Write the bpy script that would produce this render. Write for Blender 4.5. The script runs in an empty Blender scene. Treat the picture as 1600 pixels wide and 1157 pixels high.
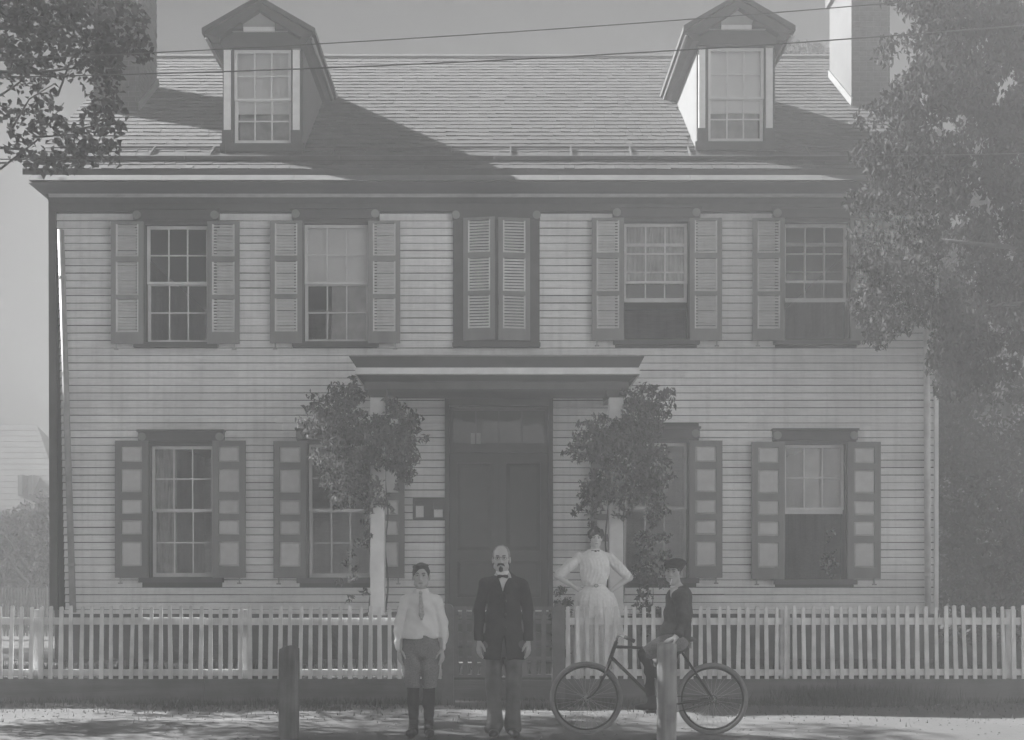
import bpy, math, random
import numpy as np
from mathutils import Vector

scene = bpy.context.scene
col = scene.collection
rnd = random.Random(11)
rng = np.random.default_rng(5)

# ------------------------------------------------------------------ camera, sky, sun, exposure
F = 1921.0            # focal length in photograph pixels
PX, PY = 775.0, 895.0 # vanishing point of the lines that run away from the camera
cam_d = bpy.data.cameras.new('camera')
cam_d.sensor_width = 36.0
cam_d.lens = 36.0 * F / 1600.0
cam_d.shift_x = (800.0 - PX) / 1600.0
cam_d.shift_y = (PY - 578.5) / 1600.0
cam_d.clip_start = 0.05
cam_d.clip_end = 2000
cam = bpy.data.objects.new('camera', cam_d)
col.objects.link(cam)
cam.location = (0, 0, 1.5)
cam.rotation_euler = (math.radians(90), 0, 0)
scene.camera = cam

SKY_EVEN, SKY_PALE = 0.95, 0.15
SUN_TO = Vector((-1.25, 0.50, 1.0)).normalized()
elev = math.asin(SUN_TO.z)
azim = math.atan2(SUN_TO.x, SUN_TO.y)          # clockwise from +Y
world = bpy.data.worlds.new('World')
scene.world = world
world.use_nodes = True
wn = world.node_tree.nodes
wl = world.node_tree.links
wn.clear()
sky = wn.new('ShaderNodeTexSky')
sky.sky_type = 'NISHITA'
sky.sun_disc = False
sky.sun_elevation = elev
sky.sun_rotation = azim
sky.dust_density = 3.0
bw = wn.new('ShaderNodeRGBToBW')               # a plate without colour
bg = wn.new('ShaderNodeBackground')
bg.inputs['Strength'].default_value = 0.05
wo = wn.new('ShaderNodeOutputWorld')
wl.new(sky.outputs[0], bw.inputs[0])
# thin high haze evens the sky out: most of its light comes from a pale, even veil
mixs = wn.new('ShaderNodeMix'); mixs.data_type = 'FLOAT'
mixs.inputs['Factor'].default_value = SKY_EVEN
mixs.inputs['B'].default_value = SKY_PALE
wl.new(bw.outputs[0], mixs.inputs['A'])
wl.new(mixs.outputs['Result'], bg.inputs['Color'])
wl.new(bg.outputs[0], wo.inputs['Surface'])

sun_d = bpy.data.lights.new('sun', 'SUN')
sun_d.energy = 3.8
sun_d.angle = math.radians(0.53)
sun = bpy.data.objects.new('sun', sun_d)
col.objects.link(sun)
sun.rotation_euler = (-SUN_TO).to_track_quat('-Z', 'Y').to_euler()
sun.location = (-30, 20, 30)

scene.view_settings.view_transform = 'Standard'
scene.view_settings.look = 'None'
scene.view_settings.exposure = 2.75
scene.view_settings.gamma = 1.0
scene.view_settings.use_curve_mapping = False
scene.render.engine = 'CYCLES'
scene.cycles.volume_bounces = 2
scene.cycles.max_bounces = 8
scene.cycles.diffuse_bounces = 4
scene.cycles.transparent_max_bounces = 12

HAZE_DENSITY = 0.0128

# ------------------------------------------------------------------ helpers
def X(px, Y): return (px - PX) * Y / F
def Z(py, Y): return 1.5 + (PY - py) * Y / F

class MB:
    """collects geometry for one mesh"""
    def __init__(s): s.v = []; s.f = []; s.m = []
    def add(s, vs, fs, mi=0):
        o = len(s.v); s.v += [tuple(p) for p in vs]
        s.f += [tuple(i + o for i in f) for f in fs]; s.m += [mi] * len(fs)
        return s
    def box(s, x0, x1, y0, y1, z0, z1, mi=0):
        return s.add([(x0,y0,z0),(x1,y0,z0),(x1,y1,z0),(x0,y1,z0),(x0,y0,z1),(x1,y0,z1),(x1,y1,z1),(x0,y1,z1)],
                     [(0,3,2,1),(4,5,6,7),(0,1,5,4),(1,2,6,5),(2,3,7,6),(3,0,4,7)], mi)
    def hexa(s, p, mi=0):   # 8 points, same order as box
        return s.add(p, [(0,3,2,1),(4,5,6,7),(0,1,5,4),(1,2,6,5),(2,3,7,6),(3,0,4,7)], mi)
    def prism_x(s, prof, x0, x1, mi=0, xin=None):   # prof: list of (y,z), extruded along x
        n = len(prof)
        a = [(x0 if xin is None else x0 + xin[i], y, z) for i, (y, z) in enumerate(prof)]
        b = [(x1 if xin is None else x1 - xin[i], y, z) for i, (y, z) in enumerate(prof)]
        fs = [tuple(range(n))[::-1], tuple(range(n, 2*n))]
        fs += [(i, (i+1) % n, n + (i+1) % n, n + i) for i in range(n)]
        return s.add(a + b, fs, mi)
    def prism_y(s, prof, y0, y1, mi=0):   # prof: (x,z)
        n = len(prof)
        a = [(x, y0, z) for x, z in prof]; b = [(x, y1, z) for x, z in prof]
        fs = [tuple(range(n)), tuple(range(n, 2*n))[::-1]]
        fs += [((i+1) % n, i, n + i, n + (i+1) % n) for i in range(n)]
        return s.add(a + b, fs, mi)
    def tube(s, pts, rad, n=8, mi=0, closed=False):
        pts = [Vector(p) for p in pts]
        R = rad if isinstance(rad, (list, tuple)) else [rad] * len(pts)
        m = len(pts); vs = []; fs = []
        ref = None
        for i, p in enumerate(pts):
            if closed: t = pts[(i+1) % m] - pts[i-1]
            else: t = pts[min(i+1, m-1)] - pts[max(i-1, 0)]
            t.normalize()
            if ref is None:
                ref = Vector((0,0,1)) if abs(t.z) < .9 else Vector((1,0,0))
            u = (ref - t * ref.dot(t)).normalized(); w = t.cross(u); ref = u
            for k in range(n):
                a = 2*math.pi*k/n
                vs.append(p + (u*math.cos(a) + w*math.sin(a)) * R[i])
        for i in range(m if closed else m-1):
            j = (i+1) % m
            for k in range(n):
                l = (k+1) % n
                fs.append((i*n+k, i*n+l, j*n+l, j*n+k))
        if not closed:
            fs.append(tuple(range(n))[::-1]); fs.append(tuple((m-1)*n + k for k in range(n)))
        return s.add(vs, fs, mi)
    def disc_y(s, cx, cy, cz, r0, r1, y0, y1, n=16, mi=0):  # ring/disc facing -y
        prof_o = [(cx + r1*math.cos(2*math.pi*k/n), cz + r1*math.sin(2*math.pi*k/n)) for k in range(n)]
        return s.prism_y(prof_o, y0, y1, mi)
    def mesh(s, name, mats, smooth=False):
        me = bpy.data.meshes.new(name)
        me.from_pydata(s.v, [], s.f)
        for m in (mats if isinstance(mats, (list, tuple)) else [mats]): me.materials.append(m)
        if any(s.m): me.polygons.foreach_set('material_index', s.m)
        if smooth: me.polygons.foreach_set('use_smooth', [True] * len(s.f))
        me.update()
        return me

WL = {}
def link(o, parent=None, loc=(0,0,0)):
    col.objects.link(o)
    loc = Vector(loc)
    WL[o.name] = loc
    if parent is not None:
        o.parent = parent
        o.location = loc - WL[parent.name]
    else:
        o.location = loc
    return o
def obj(name, mb, mat=None, parent=None, loc=(0,0,0), smooth=False):
    """geometry given in coordinates relative to loc"""
    me = mb.mesh(name, mat, smooth) if isinstance(mb, MB) else mb
    return link(bpy.data.objects.new(name, me), parent, loc)
def wobj(name, mb, mat, parent, smooth=False):
    """geometry given in world coordinates; the origin goes to the middle of its base"""
    a = np.array(mb.v); lo = a.min(0); hi = a.max(0)
    c = Vector(((lo[0]+hi[0])/2, (lo[1]+hi[1])/2, lo[2]))
    mb.v = [(p[0]-c.x, p[1]-c.y, p[2]-c.z) for p in mb.v]
    return obj(name, mb, mat, parent, c, smooth)
def thing(name, label, cat, loc=(0,0,0), group=None):
    o = bpy.data.objects.new(name, None)
    o.empty_display_size = .2
    link(o, None, loc)
    return tag(o, label, cat, group)
def tag(o, label=None, cat=None, group=None, kind=None):
    if label: o['label'] = label
    if cat: o['category'] = cat
    if group: o['group'] = group
    if kind: o['kind'] = kind
    return o

# ------------------------------------------------------------------ materials (all neutral grey: the plate has no colour)
def mat(name, v, rough=.8, var=.12, scale=6.0, bump=.0, bscale=60.0, stretch=(1,1,1), objvar=0.0, spec=.3, dirt=0.0, dscale=1.3, streak=0.0):
    m = bpy.data.materials.new(name); m.use_nodes = True
    nt = m.node_tree; N = nt.nodes; L = nt.links
    b = N['Principled BSDF']
    b.inputs['Roughness'].default_value = rough
    b.inputs['Specular IOR Level'].default_value = spec
    tc = N.new('ShaderNodeTexCoord'); mp = N.new('ShaderNodeMapping')
    mp.inputs['Scale'].default_value = stretch
    geo = N.new('ShaderNodeNewGeometry')
    L.new(geo.outputs['Position'], mp.inputs['Vector'])
    n1 = N.new('ShaderNodeTexNoise'); n1.inputs['Scale'].default_value = scale; n1.inputs['Detail'].default_value = 5
    L.new(mp.outputs[0], n1.inputs['Vector'])
    mr = N.new('ShaderNodeMapRange')
    mr.inputs['From Min'].default_value = .25; mr.inputs['From Max'].default_value = .75
    mr.inputs['To Min'].default_value = v*(1-var); mr.inputs['To Max'].default_value = v*(1+var)
    L.new(n1.outputs['Fac'], mr.inputs['Value'])
    out = mr.outputs[0]
    if objvar:
        oi = N.new('ShaderNodeObjectInfo'); r2 = N.new('ShaderNodeMapRange')
        r2.inputs['To Min'].default_value = 1-objvar; r2.inputs['To Max'].default_value = 1+objvar
        L.new(oi.outputs['Random'], r2.inputs['Value'])
        mu = N.new('ShaderNodeMath'); mu.operation = 'MULTIPLY'
        L.new(out, mu.inputs[0]); L.new(r2.outputs[0], mu.inputs[1]); out = mu.outputs[0]
    if dirt:
        n3 = N.new('ShaderNodeTexNoise'); n3.inputs['Scale'].default_value = dscale; n3.inputs['Detail'].default_value = 7
        L.new(geo.outputs['Position'], n3.inputs['Vector'])
        r3 = N.new('ShaderNodeMapRange')
        r3.inputs['From Min'].default_value = .42; r3.inputs['From Max'].default_value = .68
        r3.inputs['To Min'].default_value = 1; r3.inputs['To Max'].default_value = 1-dirt
        L.new(n3.outputs['Fac'], r3.inputs['Value'])
        mu = N.new('ShaderNodeMath'); mu.operation = 'MULTIPLY'
        L.new(out, mu.inputs[0]); L.new(r3.outputs[0], mu.inputs[1]); out = mu.outputs[0]
    if streak:      # run-off marks and flaked paint, drawn out downwards
        m4 = N.new('ShaderNodeMapping'); m4.inputs['Scale'].default_value = (9, 9, .45); L.new(geo.outputs['Position'], m4.inputs['Vector'])
        n4 = N.new('ShaderNodeTexNoise'); n4.inputs['Scale'].default_value = 1.6; n4.inputs['Detail'].default_value = 6
        L.new(m4.outputs[0], n4.inputs['Vector'])
        r4 = N.new('ShaderNodeMapRange')
        r4.inputs['From Min'].default_value = .48; r4.inputs['From Max'].default_value = .74
        r4.inputs['To Min'].default_value = 1; r4.inputs['To Max'].default_value = 1-streak
        L.new(n4.outputs['Fac'], r4.inputs['Value'])
        mu = N.new('ShaderNodeMath'); mu.operation = 'MULTIPLY'
        L.new(out, mu.inputs[0]); L.new(r4.outputs[0], mu.inputs[1]); out = mu.outputs[0]
    L.new(out, b.inputs['Base Color'])
    if bump:
        n2 = N.new('ShaderNodeTexNoise'); n2.inputs['Scale'].default_value = bscale; n2.inputs['Detail'].default_value = 4
        L.new(mp.outputs[0], n2.inputs['Vector'])
        bp = N.new('ShaderNodeBump'); bp.inputs['Strength'].default_value = bump; bp.inputs['Distance'].default_value = .01
        L.new(n2.outputs['Fac'], bp.inputs['Height']); L.new(bp.outputs[0], b.inputs['Normal'])
    return m

def leaf_mat(name, v, var=.5, trans=.25):
    m = bpy.data.materials.new(name); m.use_nodes = True
    nt = m.node_tree; N = nt.nodes; L = nt.links
    b = N['Principled BSDF']; b.inputs['Roughness'].default_value = .75
    b.inputs['Specular IOR Level'].default_value = .06
    at = N.new('ShaderNodeAttribute'); at.attribute_name = 'tone'
    mr = N.new('ShaderNodeMapRange'); mr.inputs['To Min'].default_value = v*(1-var); mr.inputs['To Max'].default_value = v*(1+var)
    L.new(at.outputs['Fac'], mr.inputs['Value']); L.new(mr.outputs[0], b.inputs['Base Color'])
    t = N.new('ShaderNodeBsdfTranslucent'); L.new(mr.outputs[0], t.inputs['Color'])
    mx = N.new('ShaderNodeMixShader'); mx.inputs[0].default_value = trans
    L.new(b.outputs[0], mx.inputs[1]); L.new(t.outputs[0], mx.inputs[2])
    L.new(mx.outputs[0], N['Material Output'].inputs['Surface'])
    return m

M = {}
M['siding']  = mat('siding_paint', .80, .65, .10, 5, .25, 40, (1,1,8), objvar=.07, dirt=.16, streak=.13)
M['trim']    = mat('dark_trim_paint', .060, .55, .2, 7, .15, 50, (1,1,1), dirt=.2)
M['white']   = mat('white_paint', .72, .5, .08, 9, .15, 60, (1,1,1), dirt=.15, dscale=2.5)
M['sash']    = mat('sash_paint', .66, .5, .08, 9, .1, 60)
M['shutter'] = mat('shutter_frame_paint', .20, .55, .15, 9, .15, 70, (1,1,.2), objvar=.12)
M['louver']  = mat('shutter_louver_paint', .70, .55, .1, 9, .1, 70, objvar=.08)
M['shutlow'] = mat('lower_shutter_frame_paint', .15, .55, .15, 9, .15, 70, (1,1,.2), objvar=.12)
M['panel']   = mat('shutter_panel_paint', .50, .55, .1, 9, .1, 70, objvar=.08)
M['shingle'] = mat('weathered_shingle', .064, .9, .18, 5, .4, 40, (1,.3,1), objvar=.10, dirt=.14, dscale=1.6)
M['roofbed'] = mat('roof_boarding', .06, .9)
M['brick']   = mat('chimney_brick', .085, .9, .3, 12, .5, 60)
M['mortar']  = mat('chimney_mortar', .13, .95, .2, 20, .4, 90)
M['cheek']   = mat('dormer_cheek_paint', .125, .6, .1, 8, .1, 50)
M['tymp']    = mat('gable_paint', .27, .6, .12, 8, .1, 50, dirt=.2)
M['pebble']  = mat('road_pebbles', .08, .9, .4, 5)
M['strip']   = mat('cornice_strip_paint', .14, .6, .12, 8, .2, 50, dirt=.2, dscale=3)
M['bead']    = mat('bead_paint', .48, .6, .12, 8, .1, 50, dirt=.2)
M['pipe']    = mat('shade_lifted_downspout', .66, .5, .1, 10, .1, 30, dirt=.25, dscale=4)  # brighter copy of the tin, lifting the downspout that stands in shade
M['oldpk']   = mat('weathered_fence_wood', .12, .9, .2, 9, .2, 40)
M['plaster'] = mat('chimney_side_coat', .085, .85, .1, 6, .3, 40, dirt=.2)  # plain coat for the sunlit face, toned down against the sun
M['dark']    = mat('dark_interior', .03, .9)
M['tin']     = mat('tin_downspout', .34, .45, .15, 10, .1, 30, dirt=.3, dscale=4)  # duller copy for the sunlit left downspout; hooks and porch sheet share it
M['metal']   = mat('dull_iron', .06, .5)
M['porchd']  = mat('porch_dark_paint', .055, .55, .2, 5, .15, 40)
M['porchf']  = mat('porch_fascia_paint', .085, .55, .2, 5, .15, 40)
M['door']    = mat('door_varnish', .035, .4, .2, 5, .1, 40)
M['stone']   = mat('foundation_stone', .09, .9, .3, 6, .6, 25)
M['picket']  = mat('picket_paint', .66, .6, .12, 14, .3, 60, (1,1,.25), objvar=.10, dirt=.25, dscale=5)
M['plank']   = mat('weathered_plank', .11, .85, .25, 6, .5, 40, (.12,1,2), dirt=.3, dscale=3)
M['gate']    = mat('gate_brown_paint', .11, .6, .2, 10, .2, 60, objvar=.12)
M['post']    = mat('weathered_post_wood', .15, .9, .35, 9, .7, 28, (1.6,1.6,.12), dirt=.35, dscale=5)
M['postl']   = mat('lighter_post_wood', .30, .9, .25, 9, .7, 28, (1.6,1.6,.12), dirt=.35, dscale=5)  # same wood as the other post in a lighter tone
M['dirt']    = mat('packed_dirt', .105, .95, .25, 1.1, .6, 14, (1,1,1), dirt=.35, dscale=.55)
M['yard']    = mat('yard_earth', .045, .95, .3, 1.5, .5, 12)
M['blind']   = mat('window_blind', .88, .9, .06, 3)
M['curtain_or_glint'] = mat('lace_curtain', .36, .95, .35, 5)
M['grass']   = leaf_mat('grass_blade', .055, .5)
M['leafA']   = leaf_mat('maple_leaf', .06, .5, .2)
M['leafB']   = leaf_mat('elm_leaf', .036, .5, .10)
M['leafC']   = leaf_mat('evergreen_needles', .038, .3, .06)
M['vine']    = leaf_mat('vine_leaf', .12, .75, .2)
M['bark']    = mat('bark', .07, .95, .3, 8, .8, 20, (1,1,.3))
M['wire']    = mat('wire_insulation', .12, .6)
M['skin']    = mat('skin', .44, .55, .06, 14, .05, 120)
M['skinw']   = mat('skin_pale', .55, .55, .06, 14, .05, 120)
M['hair']    = mat('dark_hair', .045, .5, .3, 40, .5, 60, (3,3,.4))
M['hairg']   = mat('greying_hair', .22, .6, .3, 40, .5, 60)
M['eye']     = mat('eye_white', .45, .3, .02)
M['iris']    = mat('eye_dark', .02, .3, .02)
M['brow']    = mat('eyebrow_hair', .13, .7, .2, 40)
M['lip']     = mat('lips', .20, .5, .05)
M['shirt']   = mat('white_cotton', .74, .9, .06, 20, .25, 35)
M['tie']     = mat('patterned_tie', .40, .85, .4, 60, .1, 80)
M['knick']   = mat('grey_tweed', .20, .95, .3, 90, .3, 120)
M['stock']   = mat('black_wool_stocking', .030, .95, .2, 60, .3, 150)
M['boot']    = mat('dark_leather', .035, .45, .2, 20)
M['suit']    = mat('black_broadcloth', .028, .9, .2, 20, .25, 60)
M['trous']   = mat('grey_trouser_cloth', .115, .95, .25, 12, .3, 50)
M['dress']   = mat('white_lawn_dress', .74, .95, .10, 30, .35, 45)
M['jacket']  = mat('dark_wool_jacket', .075, .95, .25, 30, .3, 70)
M['cap']     = mat('dark_wool_cap', .055, .95, .25, 30, .3, 70)
M['tyre']    = mat('grey_rubber_tyre', .20, .8, .15, 20, .1, 60)
M['enamel']  = mat('black_enamel', .03, .3, .1)
M['nickel']  = mat('dull_nickel', .35, .35, .1)
M['leather'] = mat('saddle_leather', .05, .5)
M['far']     = mat('far_shingle_roof', .055, .9, .3, 2.2, .5, 9, (1,1,2.5))
M['farw']    = mat('far_dark_boards', .10, .9, .2, 2, .2, 9)

def glass_mat():
    m = bpy.data.materials.new('window_glass'); m.use_nodes = True
    nt = m.node_tree; N = nt.nodes; L = nt.links; N.remove(N['Principled BSDF'])
    tr = N.new('ShaderNodeBsdfTransparent'); tr.inputs[0].default_value = (.95,.95,.95,1)
    gl = N.new('ShaderNodeBsdfGlossy'); gl.inputs['Roughness'].default_value = .03
    fr = N.new('ShaderNodeFresnel'); fr.inputs['IOR'].default_value = 1.5
    geo = N.new('ShaderNodeNewGeometry'); n = N.new('ShaderNodeTexNoise'); n.inputs['Scale'].default_value = 3.2
    L.new(geo.outputs['Position'], n.inputs['Vector'])
    bp = N.new('ShaderNodeBump'); bp.inputs['Strength'].default_value = .25; bp.inputs['Distance'].default_value = .02
    L.new(n.outputs['Fac'], bp.inputs['Height']); L.new(bp.outputs[0], gl.inputs['Normal'])
    mx = N.new('ShaderNodeMixShader')
    L.new(fr.outputs[0], mx.inputs[0]); L.new(tr.outputs[0], mx.inputs[1]); L.new(gl.outputs[0], mx.inputs[2])
    L.new(mx.outputs[0], N['Material Output'].inputs['Surface'])
    return m
M['glass'] = glass_mat()

# ------------------------------------------------------------------ ground
YF = 14.0                                    # the fence line
g = MB()
nx, ny = 60, 44
xs = np.concatenate([np.linspace(-58,-14,10)[:-1], np.linspace(-14,14,42), np.linspace(14,58,10)[1:]])
ys = np.concatenate([np.linspace(-24,9,8)[:-1], np.linspace(9,14.2,30), np.linspace(14.2,34.5,6)[1:]])
vs = []
for y in ys:
    for x in xs:
        h = 0
        if abs(x) < 14 and 9 < y < 13.95:
            h = .012*math.sin(x*1.7+y*2.1) + .010*math.sin(x*.6-y*3.3) - .012
            if y > 13.0: h += .03*(y-13.0)
        vs.append((x, y, h - (.0 if y < 13.99 else .05)))
W_ = len(xs)
g.add(vs, [(j*W_+i, j*W_+i+1, (j+1)*W_+i+1, (j+1)*W_+i) for j in range(len(ys)-1) for i in range(W_-1)])
tag(obj('ground', g, M['dirt'], smooth=True), 'packed pale dirt of the street in front of the fence', kind='structure')
yd = MB(); yd.box(-57.5, 57.5, 14.07, 34.2, -.04, .30)
tag(obj('yard', yd, M['yard']), 'raised dark yard behind the picket fence', kind='structure')

# ================================================================== HOUSE
YW = 17.0
def hx(px): return X(px, YW)
def hz(py): return Z(py, YW)
HX0, HX1 = hx(84), hx(1460)
ZB, ZT = .98, hz(333)
house = thing('house', 'wide two storey clapboard house with dark trim, shutters and two gabled dormers', 'house', (0, YW, .3))

# window list: outer sash rectangle in photograph pixels, meeting rail, raised bottom, blind, shutter kind
WIN = [dict(l=228,r=325,t=352,b=536,m=442,up=None,blind=None,k='u'),
       dict(l=475,r=575,t=350,b=535,m=442,up=None,blind=441,k='u'),
       dict(l=975,r=1075,t=348,b=531,m=441,up=470,blind=None,cur=440,k='u'),
       dict(l=1225,r=1325,t=349,b=531,m=440,up=470,blind=None,k='u'),
       dict(l=236,r=333,t=697,b=902,m=798,up=None,blind=None,k='l',cur=1),
       dict(l=482,r=580,t=694,b=903,m=798,up=None,blind=None,k='l'),
       dict(l=975,r=1074,t=692,b=903,m=795,up=None,blind=None,k='l'),
       dict(l=1225,r=1320,t=695,b=905,m=796,up=803,blind=None,k='l')]
for w in WIN:
    for a, b in (('l','x0'),('r','x1')): w[b] = hx(w[a])
    w['z1'] = hz(w['t']); w['z0'] = hz(w['b']); w['zm'] = hz(w['m'])
DOOR = (hx(702), hx(857), .95, hz(634))

# ---- structural walls with real openings
holes = [(w['x0'], w['x1'], w['z0'], w['z1']) for w in WIN] + [DOOR]
def wall_with_holes(x0, x1, z0, z1, holes, y0, y1):
    mb = MB()
    xs = sorted({x0, x1, *[h[0] for h in holes], *[h[1] for h in holes]})
    for a, b in zip(xs[:-1], xs[1:]):
        c = (a+b)/2; z = z0
        for h in sorted([h for h in holes if h[0] < c < h[1]], key=lambda h: h[2]):
            if h[2] > z: mb.box(a, b, y0, y1, z, h[2])
            z = h[3]
        mb.box(a, b, y0, y1, z, z1)
    return mb
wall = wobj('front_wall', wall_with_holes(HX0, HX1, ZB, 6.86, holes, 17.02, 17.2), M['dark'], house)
mb = MB(); mb.box(HX0, HX1, 17.0+.03, 17.25, .25, ZB-.003); wobj('foundation', mb, M['stone'], house)
YBk = 25.4
mb = MB()
pent = [(17.22, .3), (YBk, .3), (YBk, 6.9), (21.2, 10.3), (17.22, 7.2)]
mb.prism_x(pent, HX0+.003, HX0+.12); wobj('side_wall', mb, M['siding'], house)
mb = MB(); mb.prism_x(pent, HX1-.12, HX1-.003); wobj('side_wall', mb, M['siding'], house)
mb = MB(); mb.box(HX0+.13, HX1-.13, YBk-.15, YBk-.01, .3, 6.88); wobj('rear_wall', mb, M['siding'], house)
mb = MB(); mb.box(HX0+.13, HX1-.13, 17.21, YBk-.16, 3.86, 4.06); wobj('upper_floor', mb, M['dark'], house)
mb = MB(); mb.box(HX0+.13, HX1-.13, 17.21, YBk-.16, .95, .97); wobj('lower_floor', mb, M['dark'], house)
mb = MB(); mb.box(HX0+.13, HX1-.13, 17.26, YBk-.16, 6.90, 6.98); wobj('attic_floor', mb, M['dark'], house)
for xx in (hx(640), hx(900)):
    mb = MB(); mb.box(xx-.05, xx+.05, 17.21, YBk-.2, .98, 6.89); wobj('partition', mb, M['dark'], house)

# ---- clapboards
cas = []     # rectangles that interrupt the boards
for w in WIN:
    cas.append((w['x0']-.125, w['x1']+.125, w['z0']-.07, w['z1']+.05))
    cas.append((w['x0']-.160, w['x1']+.160, w['z1']+.045, w['z1']+.19))
CW = (hx(708), hx(843), hz(543), hz(330))
cas.append(CW)
cas.append((DOOR[0]-.06, DOOR[1]+.06, .9, 3.9))
BILL = (hx(645), hx(695), hz(811), hz(780))
cas.append(BILL)
def clap_left(z):   # the left corner of the old house leans a little
    return hx(78) + (hz(310)-z)*.022 + .085
pitch = .1035
rows = int((ZT-ZB)/pitch)+1
for i in range(rows):
    z0 = ZB + i*pitch + .010; z1 = min(z0+pitch-.010, ZT)
    if z1 - z0 < .03: continue
    segs = [(clap_left(z0), HX1)]
    for c in cas:
        if c[2] < z0+pitch-.012 and c[3] > z0+.012:
            new = []
            for a, b in segs:
                if c[1] <= a or c[0] >= b: new.append((a, b)); continue
                if c[0] > a: new.append((a, c[0]))
                if c[1] < b: new.append((c[1], b))
            segs = new
    for a, b in segs:
        parts = [(a, b)]
        if b-a > 4.2:
            n = 3 if b-a > 7 else 2
            cuts = [a + (b-a)*(k/n) + rnd.uniform(-.6, .6) for k in range(1, n)]
            e = [a] + cuts + [b]; parts = list(zip(e[:-1], e[1:]))
        for p, q in parts:
            if q-p < .03: continue
            j = rnd.uniform(-.003, .003); k2 = rnd.uniform(-.004, .004)
            mb = MB(); t = .024 + rnd.uniform(-.003, .004)
            mb.hexa([(p+.001,17.018-t,z0+j),(q-.001,17.018-t,z0+j+k2),(q-.001,17.019,z0+j+k2),(p+.001,17.019,z0+j),
                     (p+.001,17.012,z1),(q-.001,17.012,z1),(q-.001,17.019,z1),(p+.001,17.019,z1)])
            wobj('clapboard', mb, M['siding'], wall)

# corner boards, water table, downspouts
mb = MB()
xa, xb = hx(77), hx(91)
mb.hexa([(xa+.015,16.965,.98),(xa+.125,16.965,.98),(xa+.125,17.26,.98),(xa+.015,17.26,.98),
         (xa-.0,16.965,hz(309)),(xa+.10,16.965,hz(309)),(xa+.10,17.26,hz(309)),(xa,17.26,hz(309))])
wobj('corner_board', mb, M['trim'], house)
mb = MB(); mb.box(HX1-.005, HX1+.05, 16.975, 17.26, .98, hz(309)); wobj('corner_board', mb, M['white'], house)
mb = MB(); mb.box(clap_left(1), HX1, 16.965, 17.0, .93, .985); wobj('water_table', mb, M['siding'], house)
def downspout(pts, nj, m):
    mb = MB(); mb.tube(pts, .045, 10); o = wobj('downspout', mb, m, house, True)
    a, b = Vector(pts[0]), Vector(pts[-1])
    for k in range(nj):
        t = (k+.5)/nj; p = a.lerp(b, t); d = (b-a).normalized()
        mb = MB(); mb.tube([p-d*.02, p+d*.02], .053, 10); mb.box(p.x-.012, p.x+.012, p.y, 17.0, p.z-.012, p.z+.012)
        wobj('strap', mb, m, o)
downspout([(hx(99), 16.90, hz(363)), (hx(118), 16.90, .95)], 4, M['tin'])
downspout([(hx(1443), 16.90, hz(345)), (hx(1446), 16.90, .93)], 5, M['pipe'])

# ---- cornice
CX0, CX1 = X(48, 16.45), X(1490, 16.45)
def run(name, prof, m, x0, x1, xin=None, n=1):
    if n == 1:
        mb = MB(); mb.prism_x(prof, x0, x1, xin=xin); return wobj(name, mb, m, house)
    for k in range(n):
        mb = MB(); mb.prism_x(prof, x0+(x1-x0)*k/n+.002, x0+(x1-x0)*(k+1)/n-.002); wobj(name, mb, m, house)
run('gutter_board', [(16.51,6.81),(16.51,6.906),(16.9,6.93),(16.9,6.81)], M['trim'], CX0, CX1)
run('cornice_strip', [(16.28,6.70),(16.41,6.807),(16.90,6.807),(16.90,6.70)], M['strip'], CX0+.03, CX1-.03, n=7)
run('soffit_moulding', [(16.33,6.685),(16.33,6.698),(16.98,6.698),(16.98,6.60),(16.86,6.66),(16.83,6.68)], M['trim'], CX0+.06, CX1-.06)
run('frieze_bead', [(16.80,6.640),(16.80,6.678),(16.84,6.678),(16.84,6.640)], M['bead'], HX0, HX1, n=1)
run('frieze', [(16.955,hz(331)),(16.955,6.592),(17.018,6.592),(17.018,hz(331))], M['trim'], HX0-.02, HX1+.02)
# the moulded ends that taper back to the corner
for s, xe in ((-1, HX0), (1, HX1)):
    mb = MB()
    mb.hexa([(xe-s*.02,16.85,hz(309)),(xe+s*.0,16.85,hz(309)),(xe+s*.0,17.26,hz(309)),(xe-s*.02,17.26,hz(309)),
             (xe-s*.02,16.36,6.684),(xe+s*.11,16.36,6.684),(xe+s*.11,17.26,6.684),(xe-s*.02,17.26,6.684)])
    wobj('cornice_end', mb, M['trim'], house)

# ---- main roof
SL = .74
def rz(Y): return 6.93 + SL*(Y-16.5)
RX0, RX1 = HX0-.24, HX1+.24
LEN = math.sqrt(1+SL*SL)
ud = Vector((0, 1, SL)).normalized(); nd = Vector((0, -SL, 1)).normalized()
mb = MB()
mb.add([(RX0,16.5,rz(16.5)-.02),(RX1,16.5,rz(16.5)-.02),(RX1,21.2,rz(21.2)-.02),(RX0,21.2,rz(21.2)-.02),
        (RX0,16.5,rz(16.5)-.09),(RX1,16.5,rz(16.5)-.09),(RX1,21.2,rz(21.2)-.11),(RX0,21.2,rz(21.2)-.11),
        (RX0,25.9,rz(16.5)-.02),(RX1,25.9,rz(16.5)-.02),(RX0,25.9,rz(16.5)-.09),(RX1,25.9,rz(16.5)-.09)],
       [(0,1,2,3),(3,2,9,8),(5,4,7,6),(6,7,10,11),(0,4,5,1),(8,9,11,10),(0,3,7,4),(3,8,10,7),(1,5,6,2),(2,6,11,9)])
roof = wobj('roof', mb, M['roofbed'], house)
DORM = [dict(l=348,r=473,b=236,eave=44,el=315,er=492,ax=404,ay=-7), dict(l=1089,r=1211,b=233,eave=40,el=1068,er=1243,ax=1152,ay=-11)]
YD = 17.05
for d in DORM:
    d['x0'] = X(d['l'], YD); d['x1'] = X(d['r'], YD)
CH = [(-6.10,-5.42,18.64,19.63), (5.46,6.03,18.83,20.05)]
expo = .178
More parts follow.
